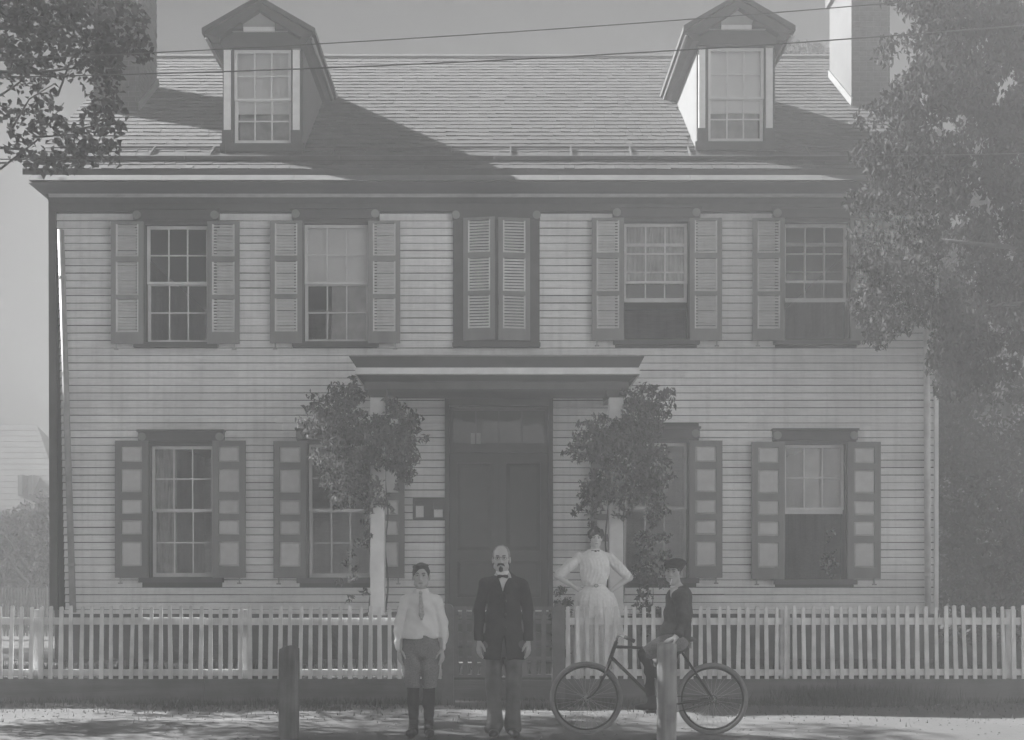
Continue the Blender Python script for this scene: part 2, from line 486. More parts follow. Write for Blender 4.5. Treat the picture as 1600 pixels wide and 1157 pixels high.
stuff = MB(); nsh = 0; tone = []
ncourse = int(4.7*LEN/expo)+1
for c in range(ncourse):
    s0 = c*expo
    x = RX0 - (c % 3)*.06
    while x < RX1:
        w = rnd.uniform(.10, .20) if c > 3 else rnd.uniform(.13, .20)
        a, b = max(x, RX0), min(x+w, RX1); x += w
        if b-a < .02: continue
        yc = 16.5 + (s0+.1)/LEN
        m = (a+b)/2
        if any(d['x0']+.03 < m < d['x1']-.03 and yc > YD+.12 and yc < 19.1 for d in DORM): continue
        if any(q[0]+.05 < m < q[1]-.05 and q[2]+.1 < yc < q[3]-.1 for q in CH): continue
        j = rnd.uniform(-.007, .007); lift = rnd.uniform(.016, .024); tl = rnd.uniform(-.003, .004)
        base = Vector((0, 16.5, rz(16.5)-.02))
        p0 = base + ud*(s0+j-.012); p1 = base + ud*min(s0+expo+.03, 4.7*LEN)
        P = []
        for pt, h0, h1 in ((p0, .004, lift), (p1, .001, .007)):
            pass
        q = [p0+nd*.003, p0+nd*lift, p1+nd*.007, p1+nd*.001]
        pts = [(a+.002,q[0].y,q[0].z),(b-.002,q[0].y,q[0].z),(b-.002,q[3].y,q[3].z),(a+.002,q[3].y,q[3].z),
               (a+.002,q[1].y,q[1].z+tl),(b-.002,q[1].y,q[1].z-tl),(b-.002,q[2].y,q[2].z),(a+.002,q[2].y,q[2].z)]
        if nsh < 298:
            mb = MB(); mb.hexa(pts); wobj('shingle', mb, M['shingle'], roof); nsh += 1
        else: stuff.hexa(pts)
o = wobj('shingles', stuff, M['shingle'], roof); o['kind'] = 'stuff'
mb = MB(); mb.prism_x([(21.1,rz(21.1)+.035),(21.2,rz(21.2)+.035),(21.3,rz(21.1)+.035),(21.3,rz(21.1)-.01),(21.2,rz(21.2)-.0),(21.1,rz(21.1)-.0)], RX0, RX1)
wobj('ridge_cap', mb, M['shingle'], roof)
# lip of the roof gutter, upper joint and the seams of its lining
def on_roof(Y, h): return (0, Y - SL/LEN*h, rz(Y) + h/LEN)
def roof_strip(name, x0, x1, Ya, Yb, h, m, parent=roof):
    a, b = on_roof(Ya, .004), on_roof(Yb, .004); c, d = on_roof(Ya, h), on_roof(Yb, h)
    mb = MB(); mb.prism_x([(a[1],a[2]),(c[1],c[2]),(d[1],d[2]),(b[1],b[2])], x0, x1); return wobj(name, mb, m, parent)
n = 6
for k in range(n):
    a = RX0+(RX1-RX0)*k/n; b = RX0+(RX1-RX0)*(k+1)/n
    roof_strip('gutter_lip', a+.003, b-.003, 16.765, 16.80, .055, M['trim'])
for (pa, pb) in ((150, 345), (475, 1087), (1213, 1470)):
    roof_strip('gutter_joint', X(pa,17.17), X(pb,17.17), 17.165, 17.180, .030, M['trim'])
for px in (236, 330, 520, 612, 704, 798, 893, 986, 1078, 1172, 1265, 1358):
    if not any(d['l']-6 < px < d['r']+6 for d in DORM):
        roof_strip('gutter_seam', X(px,16.95)-.010, X(px,16.95)+.010, 16.80, 17.165, .032, M['roofbed'])

# ---- chimneys
def bricks(mb, u0, u1, z0, z1, place):
    bw, bh = .205, .066; pu, pz = .215, .077
    r = 0; z = z0
    while z < z1:
        u = u0 - (r % 2)*pu/2
        while u < u1:
            a, b = max(u, u0), min(u+bw, u1); u += pu
            if b-a > .03: place(mb, a, b, z, min(z+bh, z1), rnd.uniform(.004, .013))
        z += pz; r += 1
for i, (x0, x1, y0, y1) in enumerate(CH):
    mb = MB(); mb.box(x0, x1, y0, y1, rz(y0)-.3, 10.72)
    ch = wobj('chimney', mb, M['mortar'], house)
    def front(mb, a, b, za, zb, p): mb.box(a, b, y0-p, y0+.01, za, zb)
    def left(mb, a, b, za, zb, p): mb.box(x0-p, x0+.01, a, b, za, zb)
    def right(mb, a, b, za, zb, p): mb.box(x1-.01, x1+p, a, b, za, zb)
    mb = MB(); bricks(mb, x0, x1, rz(y0)-.02, 10.72, front)
    if i == 0: bricks(mb, y0, y1, rz(y0)-.02, 10.72, right)
    o = wobj('brickwork', mb, M['brick'], ch); o['kind'] = 'stuff'
    if i == 1:
        mb = MB(); mb.box(x0-.02, x0-.002, y0-.014, y1, rz(y0)-.2, 10.72); wobj('coated_side', mb, M['plaster'], ch)
    mb = MB(); mb.box(x0-.07, x1+.07, y0-.07, y1+.07, 10.72, 10.86); mb.box(x0-.03, x1+.03, y0-.03, y1+.03, 10.862, 10.95)
    wobj('chimney_cap', mb, M['brick'], ch)
    mb = MB()
    xs_, sg = (x1, 1) if i == 0 else (x0, -1)
    a = Vector((0, y0-.06, rz(y0-.06))); b = Vector((0, y1+.02, rz(y1+.02)))
    off = sg*.03
    q = [(xs_+off-.012, a.y, a.z+.02),(xs_+off+.012, a.y, a.z+.02),(xs_+off+.012, b.y, b.z+.02),(xs_+off-.012, b.y, b.z+.02)]
    mb.hexa([*q, *[(p[0], p[1]-.03, p[2]+.10) for p in q]])
    wobj('flashing', mb, M['strip'], ch)

# ---- dormers
def sash(parent, x0, x1, z0, z1, Yp, cols, rows, fr=.04, br=.055, tr=.04, mun=.017, m='sash', th=.035):
    mb = MB()
    mb.box(x0, x0+fr, Yp, Yp+th, z0, z1); mb.box(x1-fr, x1, Yp, Yp+th, z0, z1)
    mb.box(x0+fr, x1-fr, Yp+.001, Yp+th-.001, z0, z0+br); mb.box(x0+fr, x1-fr, Yp+.001, Yp+th-.001, z1-tr, z1)
    ix0, ix1, iz0, iz1 = x0+fr, x1-fr, z0+br, z1-tr
    cw = (ix1-ix0)/cols; rh = (iz1-iz0)/rows
    for c in range(1, cols): mb.box(ix0+c*cw-mun/2, ix0+c*cw+mun/2, Yp+.004, Yp+th-.008, iz0, iz1)
    for r in range(1, rows): mb.box(ix0, ix1, Yp+.006, Yp+th-.010, iz0+r*rh-mun/2, iz0+r*rh+mun/2)
    wobj('sash', mb, M[m], parent)
    pm = MB(); pm.box(-cw/2+mun/2, cw/2-mun/2, 0, .003, -rh/2+mun/2, rh/2-mun/2)
    me = pm.mesh('pane', M['glass'])
    for r in range(rows):
        for c in range(cols):
            o = obj('pane', me, None, parent, (ix0+(c+.5)*cw, Yp+th*.55, iz0+(r+.5)*rh))
            o.rotation_euler = (rnd.uniform(-.012,.012), 0, rnd.uniform(-.012,.012))

for d in DORM:
    x0, x1 = d['x0'], d['x1']
    zb = Z(d['b'], YD)
    Yr = 16.80
    ex0, ex1, ez = X(d['el'], Yr), X(d['er'], Yr), Z(d['eave'], Yr)
    axx, az = (ex0+ex1)/2, Z(d['ay'], Yr)
    dr = thing('dormer', None, None, ((x0+x1)/2, YD, zb)); dr.parent = house; dr.location = Vector(((x0+x1)/2, YD, zb)) - WL[house.name]
    def zq(y, Y=YD): return Z(y, Y)
    off = d['b'] - 236
    # window opening: 367..453 of a dormer whose face is 348..473
    sc = (d['r']-d['l'])/125.0
    def dx(px): return X(d['l'] + (px-348)*sc, YD)
    wx0, wx1 = dx(366), dx(455)
    wz0, wz1 = zq(224+off), zq(78+off)
    ent0, ent1 = zq(78+off), zq(58+off)
    # face boards
    mb = MB()
    mb.box(x0, wx0, YD, YD+.08, zb-.15, ent0); mb.box(wx1, x1, YD, YD+.08, zb-.15, ent0)
    mb.box(wx0, wx1, YD, YD+.08, zb-.15, wz0)
    wobj('face_board', mb, M['trim'], dr)
    mb = MB(); mb.box(x0-.03, x1+.03, YD-.05, YD-.002, zq(238+off)-.01, zq(226+off)); wobj('sill', mb, M['trim'], dr)
    mb = MB(); mb.box(x0-.03, x1+.03, YD-.10, YD+.06, ent0+.002, ent1+.02); wobj('entablature', mb, M['trim'], dr)
    for a, b in ((350.5, 360.8), (458, 468.5)):
        mb = MB(); mb.box(dx(a), dx(b), YD-.035, YD-.001, zq(205+off), zq(80+off)); wobj('pilaster', mb, M['louver'], dr)
        mb = MB(); mb.box(dx(a)-.012, dx(b)+.012, YD-.045, YD-.002, zq(80+off)+.002, zq(71+off)); mb.disc_y((dx(a)+dx(b))/2, 0, zq(62+off), 0, .042, YD-.075, YD-.061)
        wobj('capital', mb, M['shutter'], dr)
    for a, b in ((347.5, 363.5), (455.2, 472)):
        mb = MB(); mb.box(dx(a), dx(b), YD-.045, YD-.003, zq(226+off)+.002, zq(205+off)-.002); wobj('plinth', mb, M['trim'], dr)
    # window
    zmid = zq(153.5+off)
    sash(dr, wx0, wx1, zmid-.03, wz1, YD+.012, 3, 2, m='sash', br=.028)
    sash(dr, wx0, wx1, wz0, zmid+.005, YD+.05, 3, 2, m='sash')
    mb = MB(); zbl = zq((174 if off == 0 else 176)+off)
    mb.box(wx0+.03, wx1-.03, YD+.105, YD+.109, zbl, wz1-.01); mb.tube([(wx0+.03, YD+.107, zbl), (wx1-.03, YD+.107, zbl)], .009, 6)
    wobj('window_blind', mb, M['blind'], dr)
    mb = MB(); mb.box(wx0+.05, wx1-.05, YD+.16, YD+.163, wz0+.02, zbl+.05); wobj('curtain_or_glint', mb, M['curtain_or_glint'], dr)
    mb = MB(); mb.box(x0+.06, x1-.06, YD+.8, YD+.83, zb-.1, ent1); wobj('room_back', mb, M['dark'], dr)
    # cheeks
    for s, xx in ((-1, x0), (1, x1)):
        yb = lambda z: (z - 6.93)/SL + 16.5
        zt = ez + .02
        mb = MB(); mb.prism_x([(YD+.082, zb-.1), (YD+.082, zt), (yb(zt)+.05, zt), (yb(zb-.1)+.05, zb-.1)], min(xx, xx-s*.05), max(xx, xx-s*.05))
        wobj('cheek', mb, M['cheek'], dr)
    # roof planes
    zr = lambda Y: 6.93 + SL*(Y-16.5)
    Yend_e = (ez-6.93)/SL+16.5 + .12; Yend_r = (az-6.93)/SL+16.5 + .12
    for s, xe in ((-1, ex0), (1, ex1)):
        mb = MB(); t = .07
        p = [(xe, Yr, ez), (axx, Yr, az), (axx, Yend_r, az), (xe, Yend_e, ez)]
        q = [(xe, Yr, ez-t), (axx, Yr, az-t), (axx, Yend_r, az-t), (xe, Yend_e, ez-t)]
        mb.add(p+q, [(0,1,2,3),(7,6,5,4),(0,4,5,1),(3,2,6,7),(0,3,7,4),(1,5,6,2)])
        wobj('dormer_roof', mb, M['trim'], dr)
        # eaves box and its lighter moulding
        xi = (x0 if s < 0 else x1)
        xo = xe - s*.035
        mb = MB()
        mb.hexa([(min(xo-s*.10,xi),Yr+.05,ez-.19),(max(xo-s*.10,xi),Yr+.05,ez-.19),(max(xo-s*.10,xi),Yend_e+.05,ez-.19),(min(xo-s*.10,xi),Yend_e+.05,ez-.19),
                 (min(xo,xi),Yr+.04,ez-.055),(max(xo,xi),Yr+.04,ez-.055),(max(xo,xi),Yend_e,ez-.055),(min(xo,xi),Yend_e,ez-.055)])
        wobj('eaves_box', mb, M['trim'], dr)
        mb = MB(); xm = xo - s*.045
        mb.tube([(xm+s*.03, Yr+.07, ez-.12), (xm+s*.03, Yend_e-.1, ez-.12)], .022, 8); wobj('eaves_moulding', mb, M['shutter'], dr, True)
        # raking cornice on the front
        mb = MB()
        wv = .115
        a0, a1 = Vector((xe, 0, ez)), Vector((axx, 0, az))
        mb.add([(xe+(-s)*.02,Yr+.03,ez-.075),(axx,Yr+.03,az-.075),(axx,Yr+.03,az-.075-wv),(xe-s*.22,Yr+.03,ez-.075-.03),
                (xe+(-s)*.02,YD+.05,ez-.075),(axx,YD+.05,az-.075),(axx,YD+.05,az-.075-wv),(xe-s*.22,YD+.05,ez-.075-.03)],
               [(0,1,2,3),(7,6,5,4),(0,4,5,1),(1,5,6,2),(2,6,7,3),(3,7,4,0)])
        wobj('raking_cornice', mb, M['trim'], dr)
        # returns
        mb = MB(); xr = dx(345) if s < 0 else dx(474); xq = dx(383) if s < 0 else dx(433)
        mb.box(min(xr,xq), max(xr,xq), Yr+.06, YD-.132, zq(58+off)+.025, zq(46+off)); wobj('cornice_return', mb, M['trim'], dr)
    mb = MB(); mb.prism_y([(dx(352), ent1+.022), (dx(469), ent1+.022), (axx, az-.13)], YD-.13, YD-.05); wobj('tympanum', mb, M['tymp'], dr)
    mb = MB(); mb.box(dx(384), dx(432), YD-.155, YD-.132, zq(57+off), zq(50+off)); wobj('tympanum_panel', mb, M['panel'], dr)

# ---- windows
for w in WIN:
    x0, x1, z0, z1, zm = w['x0'], w['x1'], w['z0'], w['z1'], w['zm']
    mb = MB()
    mb.box(x0-.125, x0-.002, 16.95, 17.05, z0, z1+.05); mb.box(x1+.002, x1+.125, 16.95, 17.05, z0, z1+.05)     # jambs
    mb.box(x0-.001, x1+.001, 16.951, 17.05, z1+.002, z1+.05)
    mb.box(x0-.160, x1+.160, 16.935, 17.016, z1+.055, z1+.185)                                                  # head
    mb.box(x0-.175, x1+.175, 16.90, 17.016, z1+.187, z1+.215)
    mb.box(x0-.15, x1+.15, 16.91, 17.05, z0-.075, z0-.003)                                                      # sill
    win = wobj('window', mb, M['trim'], house)
    for xx in (x0-.105, x1+.105):
        mb = MB(); mb.disc_y(xx, 0, z1+.12, 0, .055, 16.915, 16.934, 18); mb.disc_y(xx, 0, z1+.12, 0, .026, 16.905, 16.9145, 12)
        wobj('rosette', mb, M['shutter'], win)
    hgt = (zm - z0)
    sash(win, x0, x1, zm-.005, z1, 17.055, 3, 2, br=.030)
    lift = (hz(w['up']) - z0) if w['up'] else 0
    sash(win, x0, x1, z0+lift, z0+lift+hgt+.02, 17.095, 3, 2)
    if w['blind']:
        zb = hz(w['blind']); mb = MB(); mb.box(x0+.03, x1-.03, 17.145, 17.149, zb, z1-.01)
        mb.tube([(x0+.03,17.147,zb),(x1-.03,17.147,zb)], .010, 6); wobj('window_blind', mb, M['blind'], win)
        mb = MB(); mb.box(x0+.36, x1-.02, 17.185, 17.188, z0+.02, zb+.1); wobj('curtain_or_glint', mb, M['curtain_or_glint'], win)
    if w.get('cur'):
        lo = z0 if w['k'] == 'l' else zm
        mb = MB()
        n = 26
        for k in range(n):      # gathered lace
            a = x0+.03 + (x1-x0-.06)*k/n; b = x0+.03 + (x1-x0-.06)*(k+1)/n
            if w['k'] == 'l' and k > n*.34: continue
            mb.hexa([(a,17.17+.02*(k%2),lo),(b,17.17+.02*((k+1)%2),lo),(b,17.173+.02*((k+1)%2),lo),(a,17.173+.02*(k%2),lo),
                     (a,17.17+.02*(k%2),z1),(b,17.17+.02*((k+1)%2),z1),(b,17.173+.02*((k+1)%2),z1),(a,17.173+.02*(k%2),z1)])
        wobj('curtain_or_glint', mb, M['curtain_or_glint'], win)
mb = MB(); w = WIN[-1]
mb.box(hx(1258), hx(1285), 17.16, 17.163, hz(796), w['z1']); wobj('curtain_or_glint', mb, M['curtain_or_glint'], house)

# ---- shutters
SW, SH = .44, hz(345)-hz(535)
def louver_shutter_meshes(Wd, H):
    fr = MB()
    st = .065; secs = [(.055, .265), (.315, .59), (.625, .975)]
    # sections in fractions from the top
    zs = [(H*(1-.285), H*(1-.022)), (H*(1-.600), H*(1-.33)), (H*(1-.905), H*(1-.635))]
    fr.box(0, st, 0, .034, 0, H); fr.box(Wd-st, Wd, 0, .034, 0, H)
    edges = [0] + [v for z in sorted(zs) for v in z] + [H]
    for a, b in zip(edges[0::2], edges[1::2]): fr.box(st+.0005, Wd-st-.0005, .001, .033, a, b)
    fm = fr.mesh('shutter', M['shutter'])
    lm = []
    for a, b in zs:
        lv = MB(); x0, x1 = st+.002, Wd-st-.002
        lv.box(x0, x0+.016, .0005, .0335, a+.002, b-.002); lv.box(x1-.016, x1, .0005, .0335, a+.002, b-.002)
        n = 11; p = (b-a)/n
        for k in range(n):
            z = a + (k+.5)*p; t = .0035
            lv.hexa([(x0+.017,.004,z-.014-t),(x1-.017,.004,z-.014-t),(x1-.017,.026,z+.009-t),(x0+.017,.026,z+.009-t),
                     (x0+.017,.004,z-.014+t),(x1-.017,.004,z-.014+t),(x1-.017,.026,z+.009+t),(x0+.017,.026,z+.009+t)])
        lm.append(lv.mesh('louver_panel', M['louver']))
    return fm, lm
LF, LMs = louver_shutter_meshes(SW, SH)
def panel_shutter_meshes(Wd, H):
    st = .085
    ph = [(9,33),(44,80),(92,114),(124,146),(157,195)]   # pixels from the top of 213
    zs = [(H*(1-b/213), H*(1-a/213)) for a, b in ph]
    fr = MB()
    fr.box(0, st, 0, .036, 0, H); fr.box(Wd-st, Wd, 0, .036, 0, H)
    edges = [0] + [v for z in sorted(zs) for v in z] + [H]
    for a, b in zip(edges[0::2], edges[1::2]): fr.box(st+.0005, Wd-st-.0005, .001, .035, a, b)
    fm = fr.mesh('shutter', M['shutlow'])
    pms = []
    for a, b in zs:
        pn = MB(); x0, x1 = st+.003, Wd-st-.003
        pn.box(x0, x1, .018, .030, a+.003, b-.003)
        i = .022
        pn.hexa([(x0+i,.006,a+i),(x1-i,.006,a+i),(x1-.006,.0175,a+.006),(x0+.006,.0175,a+.006),
                 (x0+i,.006,b-i),(x1-i,.006,b-i),(x1-.006,.0175,b-.006),(x0+.006,.0175,b-.006)])
        pms.append(pn.mesh('panel', M['panel']))
    return fm, pms
PH = hz(690)-hz(903)
PF, PMs = panel_shutter_meshes(.455, PH)
hook = MB(); hook.box(-.008, .008, -.03, 0, -.06, .02); hook.box(-.03, .03, -.035, -.022, -.075, -.055); hook_me = hook.mesh('shutter_hook', M['tin'])
def shutter(x, z, kind, rot=0, y=16.897, mirror=False, hk=True):
    fm, sub = (LF, LMs) if kind == 'u' else (PF, PMs)
    o = obj('shutter', fm, None, house, (x, y, z)); o.rotation_euler.z = rot
    for me in sub:
        s = bpy.data.objects.new(me.name.split('.')[0], me); col.objects.link(s); s.parent = o
    if hk:
        s = bpy.data.objects.new('shutter_hook', hook_me); col.objects.link(s); s.parent = o
        s.location = ((SW-.07) if not mirror else .07, .04, -.012)
    return o
for i, w in enumerate(WIN):
    k = w['k']; wd = SW if k == 'u' else .455
    zb = w['z0'] - (.025 if k == 'u' else .005) + rnd.uniform(-.006, .006)
    shutter(w['x0']-wd-.012, zb, k, rnd.uniform(-.02, .02), mirror=True)
    shutter(w['x1']+.012, zb, k, rnd.uniform(-.02, .02))
# blind centre window: closed shutters that stand a little ajar in a dark casing
mb = MB(); mb.box(CW[0], CW[1], 16.965, 17.017, CW[2], CW[3]-.14); mb.box(CW[0]-.005, CW[1]+.005, 16.93, 17.016, CW[3]-.138, CW[3]-.01)
mb.box(CW[0]-.01, CW[1]+.01, 16.92, 16.964, CW[2]+.001, CW[2]+.055)
cw = wobj('window', mb, M['trim'], house)
for xx in (CW[0]+.04, CW[1]-.04):
    mb = MB(); mb.disc_y(xx, 0, CW[3]-.075, 0, .055, 16.91, 16.929, 18); wobj('rosette', mb, M['shutter'], cw)
zc = hz(534)
shutter(hx(724), zc, 'u', -.16, y=16.90, hk=False)
o = shutter(hx(828)-SW*math.cos(.13), zc-.005, 'u', .13, y=16.90-SW*math.sin(.13), hk=False)
mb = MB(); mb.tube([(hx(777), 16.82, hz(460)), (hx(778), 16.79, hz(482))], .012, 6); wobj('latch', mb, M['metal'], house)

# ---- entrance
dx0, dx1, dz0, dz1 = DOOR
mb = MB()
mb.box(dx0-.06, dx0-.001, 16.95, 17.25, dz0, dz1+.12); mb.box(dx1+.001, dx1+.06, 16.95, 17.25, dz0, dz1+.12)
mb.box(dx0-.0, dx1+.0, 16.955, 17.25, dz1+.001, dz1+.12)
ztr = hz(700)
mb.box(dx0, dx1, 17.12, 17.25, ztr-.05, ztr+.04)
door = wobj('door', mb, M['porchd'], house)
xm = (dx0+dx1)/2
for a, b in ((dx0, xm-.003), (xm+.003, dx1)):
    mb = MB(); st = .10
    zl = ztr-.052; H = zl-dz0
    mb.box(a, a+st, 17.20, 17.245, dz0+.02, zl); mb.box(b-st, b, 17.20, 17.245, dz0+.02, zl)
    for z0_, z1_ in ((.02, .2), (.72, .86), (H-.14, H)): mb.box(a+st, b-st, 17.201, 17.244, dz0+z0_, dz0+z1_)
    wobj('door_leaf', mb, M['door'], door)
    for z0_, z1_ in ((.2, .72), (.86, H-.14)):
        mb = MB(); x_0, x_1 = a+st+.002, b-st-.002
        mb.hexa([(x_0+.05,17.208,dz0+z0_+.05),(x_1-.05,17.208,dz0+z0_+.05),(x_1,17.235,dz0+z0_+.002),(x_0,17.235,dz0+z0_+.002),
                 (x_0+.05,17.208,dz0+z1_-.05),(x_1-.05,17.208,dz0+z1_-.05),(x_1,17.235,dz0+z1_-.002),(x_0,17.235,dz0+z1_-.002)])
        wobj('panel', mb, M['door'], door)
mb = MB(); mb.tube([(xm+.05,17.17,1.74),(xm+.05,17.20,1.74)], [.028,.012], 10); wobj('door_knob', mb, M['nickel'], door)
sash(door, dx0, dx1, ztr+.042, dz1-.002, 17.17, 4, 1, m='porchd', br=.03)
mb = MB(); mb.box(hx(735), hx(751), 17.215, 17.218, hz(692), hz(674)); wobj('curtain_or_glint', mb, M['curtain_or_glint'], door)  # pale sheet that paints a reflection into one transom pane
mb = MB(); mb.box(dx0-.05, dx1+.05, 17.262, 17.29, dz0, dz1+.1); wobj('door_back', mb, M['dark'], door)

# small two-pane window beside the door
bx0, bx1, bz0, bz1 = BILL
mb = MB()
mb.box(bx0, bx1, 16.985, 17.012, bz0, bz0+.02); mb.box(bx0, bx1, 16.985, 17.012, bz1-.025, bz1)
mb.box(bx0, bx0+.03, 16.984, 17.013, bz0, bz1)
for q in (hx(668)-.05, bx1-.025): mb.box(q, q+.025 if q > hx(680) else q+.13, 16.984, 17.013, bz0+.001, bz1-.001)
sw = wobj('small_window', mb, M['trim'], house)
for a, b in ((bx0+.03, hx(668)-.05), (hx(668)+.08, bx1-.025)):
    mb = MB(); mb.box(a, b, 17.0, 17.003, bz0+.02, bz1-.025); wobj('pane', mb, M['glass'], sw)
    mb = MB(); mb.box(a+.01, b-.004, 17.008, 17.011, bz0+.02, bz0+.02+(.11 if a > bx0+.1 else .16)); wobj('curtain_or_glint', mb, M['blind'], sw)  # pale sheets that paint bright reflections low in the panes

# ---- porch
porch = thing('porch', None, None, (0, 16.1, .3)); porch.parent = house; porch.location = Vector((0, 16.1, .3)) - WL[house.name]
YP = 15.2
s_ = F/YP
def pz(py): return Z(py, YP)
def pxx(px): return X(px, YP)
def porch_ring(name, l0, r0, l1, r1, ya, yb, z0, z1, m):
    """moulding whose foot spans l0..r0 at depth ya and whose top spans l1..r1 at depth yb; runs back to the wall"""
    mb = MB()
    mb.hexa([(l0,ya,z0),(r0,ya,z0),(r0,16.93,z0),(l0,16.93,z0),(l1,yb,z1),(r1,yb,z1),(r1,16.93,z1),(l1,16.93,z1)])
    return wobj(name, mb, m, porch)
porch_ring('crown_moulding', pxx(556), pxx(999), pxx(545), pxx(1007), YP+.06, YP, pz(573), pz(557), M['porchd'])
porch_ring('roof_sheet', pxx(546), pxx(1006), pxx(560), pxx(992), YP+.004, YP+.1, pz(557)+.003, pz(555)+.02, M['tin'])
porch_ring('cornice_strip', pxx(553), pxx(1001), pxx(555), pxx(1000), YP+.045, YP+.06, pz(584), pz(573)-.003, M['white'])
porch_ring('bed_moulding', pxx(566), pxx(986), pxx(556), pxx(998), YP+.20, YP+.10, pz(592), pz(584)-.003, M['porchd'])
bz0, bz1 = Z(609, 15.43), pz(592)-.003
mb = MB(); mb.box(pxx(566), pxx(986), 15.42, 15.62, bz0, bz1)
mb.box(pxx(566), pxx(566)+.2, 15.622, 16.93, bz0+.004, bz1); mb.box(pxx(986)-.2, pxx(986), 15.622, 16.93, bz0+.004, bz1)
wobj('beam', mb, M['porchf'], porch)
mb = MB()
for k in range(10):
    a = pxx(566)+.203; b = pxx(986)-.203; w_ = (b-a)/10
    mb.box(a+k*w_+.003, a+(k+1)*w_-.003, 15.624, 16.93, bz0+.10, bz0+.12)
o = wobj('ceiling_board', mb, M['porchd'], porch); o['kind'] = 'stuff'
for px in (590.5, 962):
    xc = X(px, 15.52); h = .088
    mb = MB(); mb.box(xc-h, xc+h, 15.43, 15.43+2*h, 1.0, bz0-.075); wobj('post', mb, M['white'], porch)
    mb = MB(); mb.box(xc-h-.03, xc+h+.03, 15.40, 15.46+2*h, bz0-.073, bz0-.002); mb.box(xc-h-.015, xc+h+.015, 15.415, 15.445+2*h, bz0-.10, bz0-.0735); wobj('post_cap', mb, M['porchd'], porch)
    mb = MB(); mb.box(xc-h-.025, xc+h+.025, 15.405, 15.455+2*h, .962, .999); wobj('post_base', mb, M['white'], porch)
n = 16
for k in range(n):
    a = -1.75+3.5*k/n; b = -1.75+3.5*(k+1)/n
    mb = MB(); mb.box(a+.002, b-.002, 15.28, 16.96, .93, .96); wobj('floor_plank', mb, M['gate'], porch)
mb = MB(); mb.box(-1.72, 1.72, 15.31, 15.34, .3, .928); wobj('skirt_board', mb, M['porchd'], porch)
for k in range(3):
    z1 = .93-.165*(k+1); y1 = 15.30-.27*k
    mb = MB(); mb.box(-.75, .75, y1-.28, y1, z1-.035, z1); mb.box(-.72, .72, y1-.25, y1-.22, max(.3, z1-.17), z1-.036); wobj('step', mb, M['plank'], porch)

# ================================================================== FENCE AND GATE
sF = F/YF
def fx(px): return X(px, YF)
def fz(py): return Z(py, YF)
def picket(x, parent, m, zt, zb, w0=.049, w1=.041, y=13.985, lean=None, round_top=False, name='picket'):
    ln = rnd.uniform(-.015, .015) if lean is None else lean
    mb = MB(); t = .020
    yy = y + rnd.uniform(-.004, .004); zt += rnd.uniform(-.016, .010)
    k = rnd.uniform(.86, 1.08)
    prof = [(x-w0*k/2, zb), (x+w0*k/2, zb), (x+ln+w1*k/2, zt-.010), (x+ln+w1*k/2-.010, zt), (x+ln-w1*k/2+.012, zt-.002), (x+ln-w1*k/2, zt-.012)]
    mb.prism_y(prof, yy-t/2, yy+t/2)
    return wobj(name, mb, m, parent)
def fence_run(label, pa, pb, posts, pitch_px, lean_sign, skip=()):
    f = thing('picket_fence', label, 'fence', (fx((pa+pb)/2), YF, 0), 'runs of white picket fence')
    x = pa
    while x < pb:
        lean = (x-PX)/PX*-.012 + rnd.gauss(0, .009)
        picket(fx(x), f, M['picket'], fz(947), fz(1061), lean=lean)
        x += pitch_px*rnd.uniform(.96, 1.04)
    a, b = fx(pa)-.03, fx(pb)+.03
    n = max(1, round((b-a)/3.2))
    for k in range(n):
        p, q = a+(b-a)*k/n, a+(b-a)*(k+1)/n
        for z0, z1 in ((fz(977), fz(966)), (fz(1056), fz(1046))):
            mb = MB(); j = rnd.uniform(-.006, .006)
            mb.box(p+.002, q-.002, 14.0, 14.038, z0+j, z1+j); wobj('rail', mb, M['picket'], f)
        mb = MB(); j = rnd.uniform(-.006, .006)
        mb.hexa([(p+.003,13.985+j,-.05),(q-.003,13.985-j,-.05),(q-.003,14.025-j,-.05),(p+.003,14.025+j,-.05),
                 (p+.003,13.985,.292+j),(q-.003,13.985,.292-j),(q-.003,14.025,.292-j),(p+.003,14.025,.292+j)])
        wobj('base_plank', mb, M['plank'], f)
    for px in posts:
        mb = MB(); xx = fx(px); mb.box(xx-.055, xx+.055, 14.04, 14.14, -.05, fz(953)); wobj('post', mb, M['picket'], f)
    return f
fl = fence_run('long white picket fence to the left of the brown gate', -420, 688, (-290, 54, 378, 676), 15.6, 1)
fr = fence_run('white picket fence to the right of the brown gate, behind the bicycle', 888, 2150, (905, 1228, 1582, 1930), 14.8, -1)
gate = thing('gate', 'low brown double gate of pickets behind the man in the dark suit', 'gate', (fx(785), YF, .3))
def round_post(px, w, parent, zt):
    mb = MB(); xx = fx(px); r = w/2
    prof = [(xx-r, -.05), (xx+r, -.05)] + [(xx+r*math.cos(a), zt-r+r*math.sin(a)) for a in [math.pi*k/10 for k in range(11)]]
    mb.prism_y(prof, 13.955, 14.07); wobj('gate_post', mb, M['gate'], parent)
round_post(700, .13, gate, fz(944)); round_post(873, .15, gate, fz(944))
for a, b in ((709, 784), (788, 862)):
    x = a+4
    while x < b:
        picket(fx(x), gate, M['gate'], fz(949), fz(1056), w0=.062, w1=.056, y=13.985)
        x += 14.2
    for z in (970, 1002, 1027, 1054):
        mb = MB(); mb.box(fx(a)+.004, fx(b)-.004, 14.0, 14.035, fz(z+5), fz(z)); wobj('rail', mb, M['gate'], gate)
    mb = MB(); mb.box(fx(a)+.004, fx(b)-.004, 13.96, 13.972, fz(952)-.01, fz(948)); wobj('top_strip', mb, M['gate'], gate)
mb = MB(); mb.box(fx(709), fx(862), 13.985, 14.025, -.05, fz(1063)); wobj('base_plank', mb, M['plank'], gate)
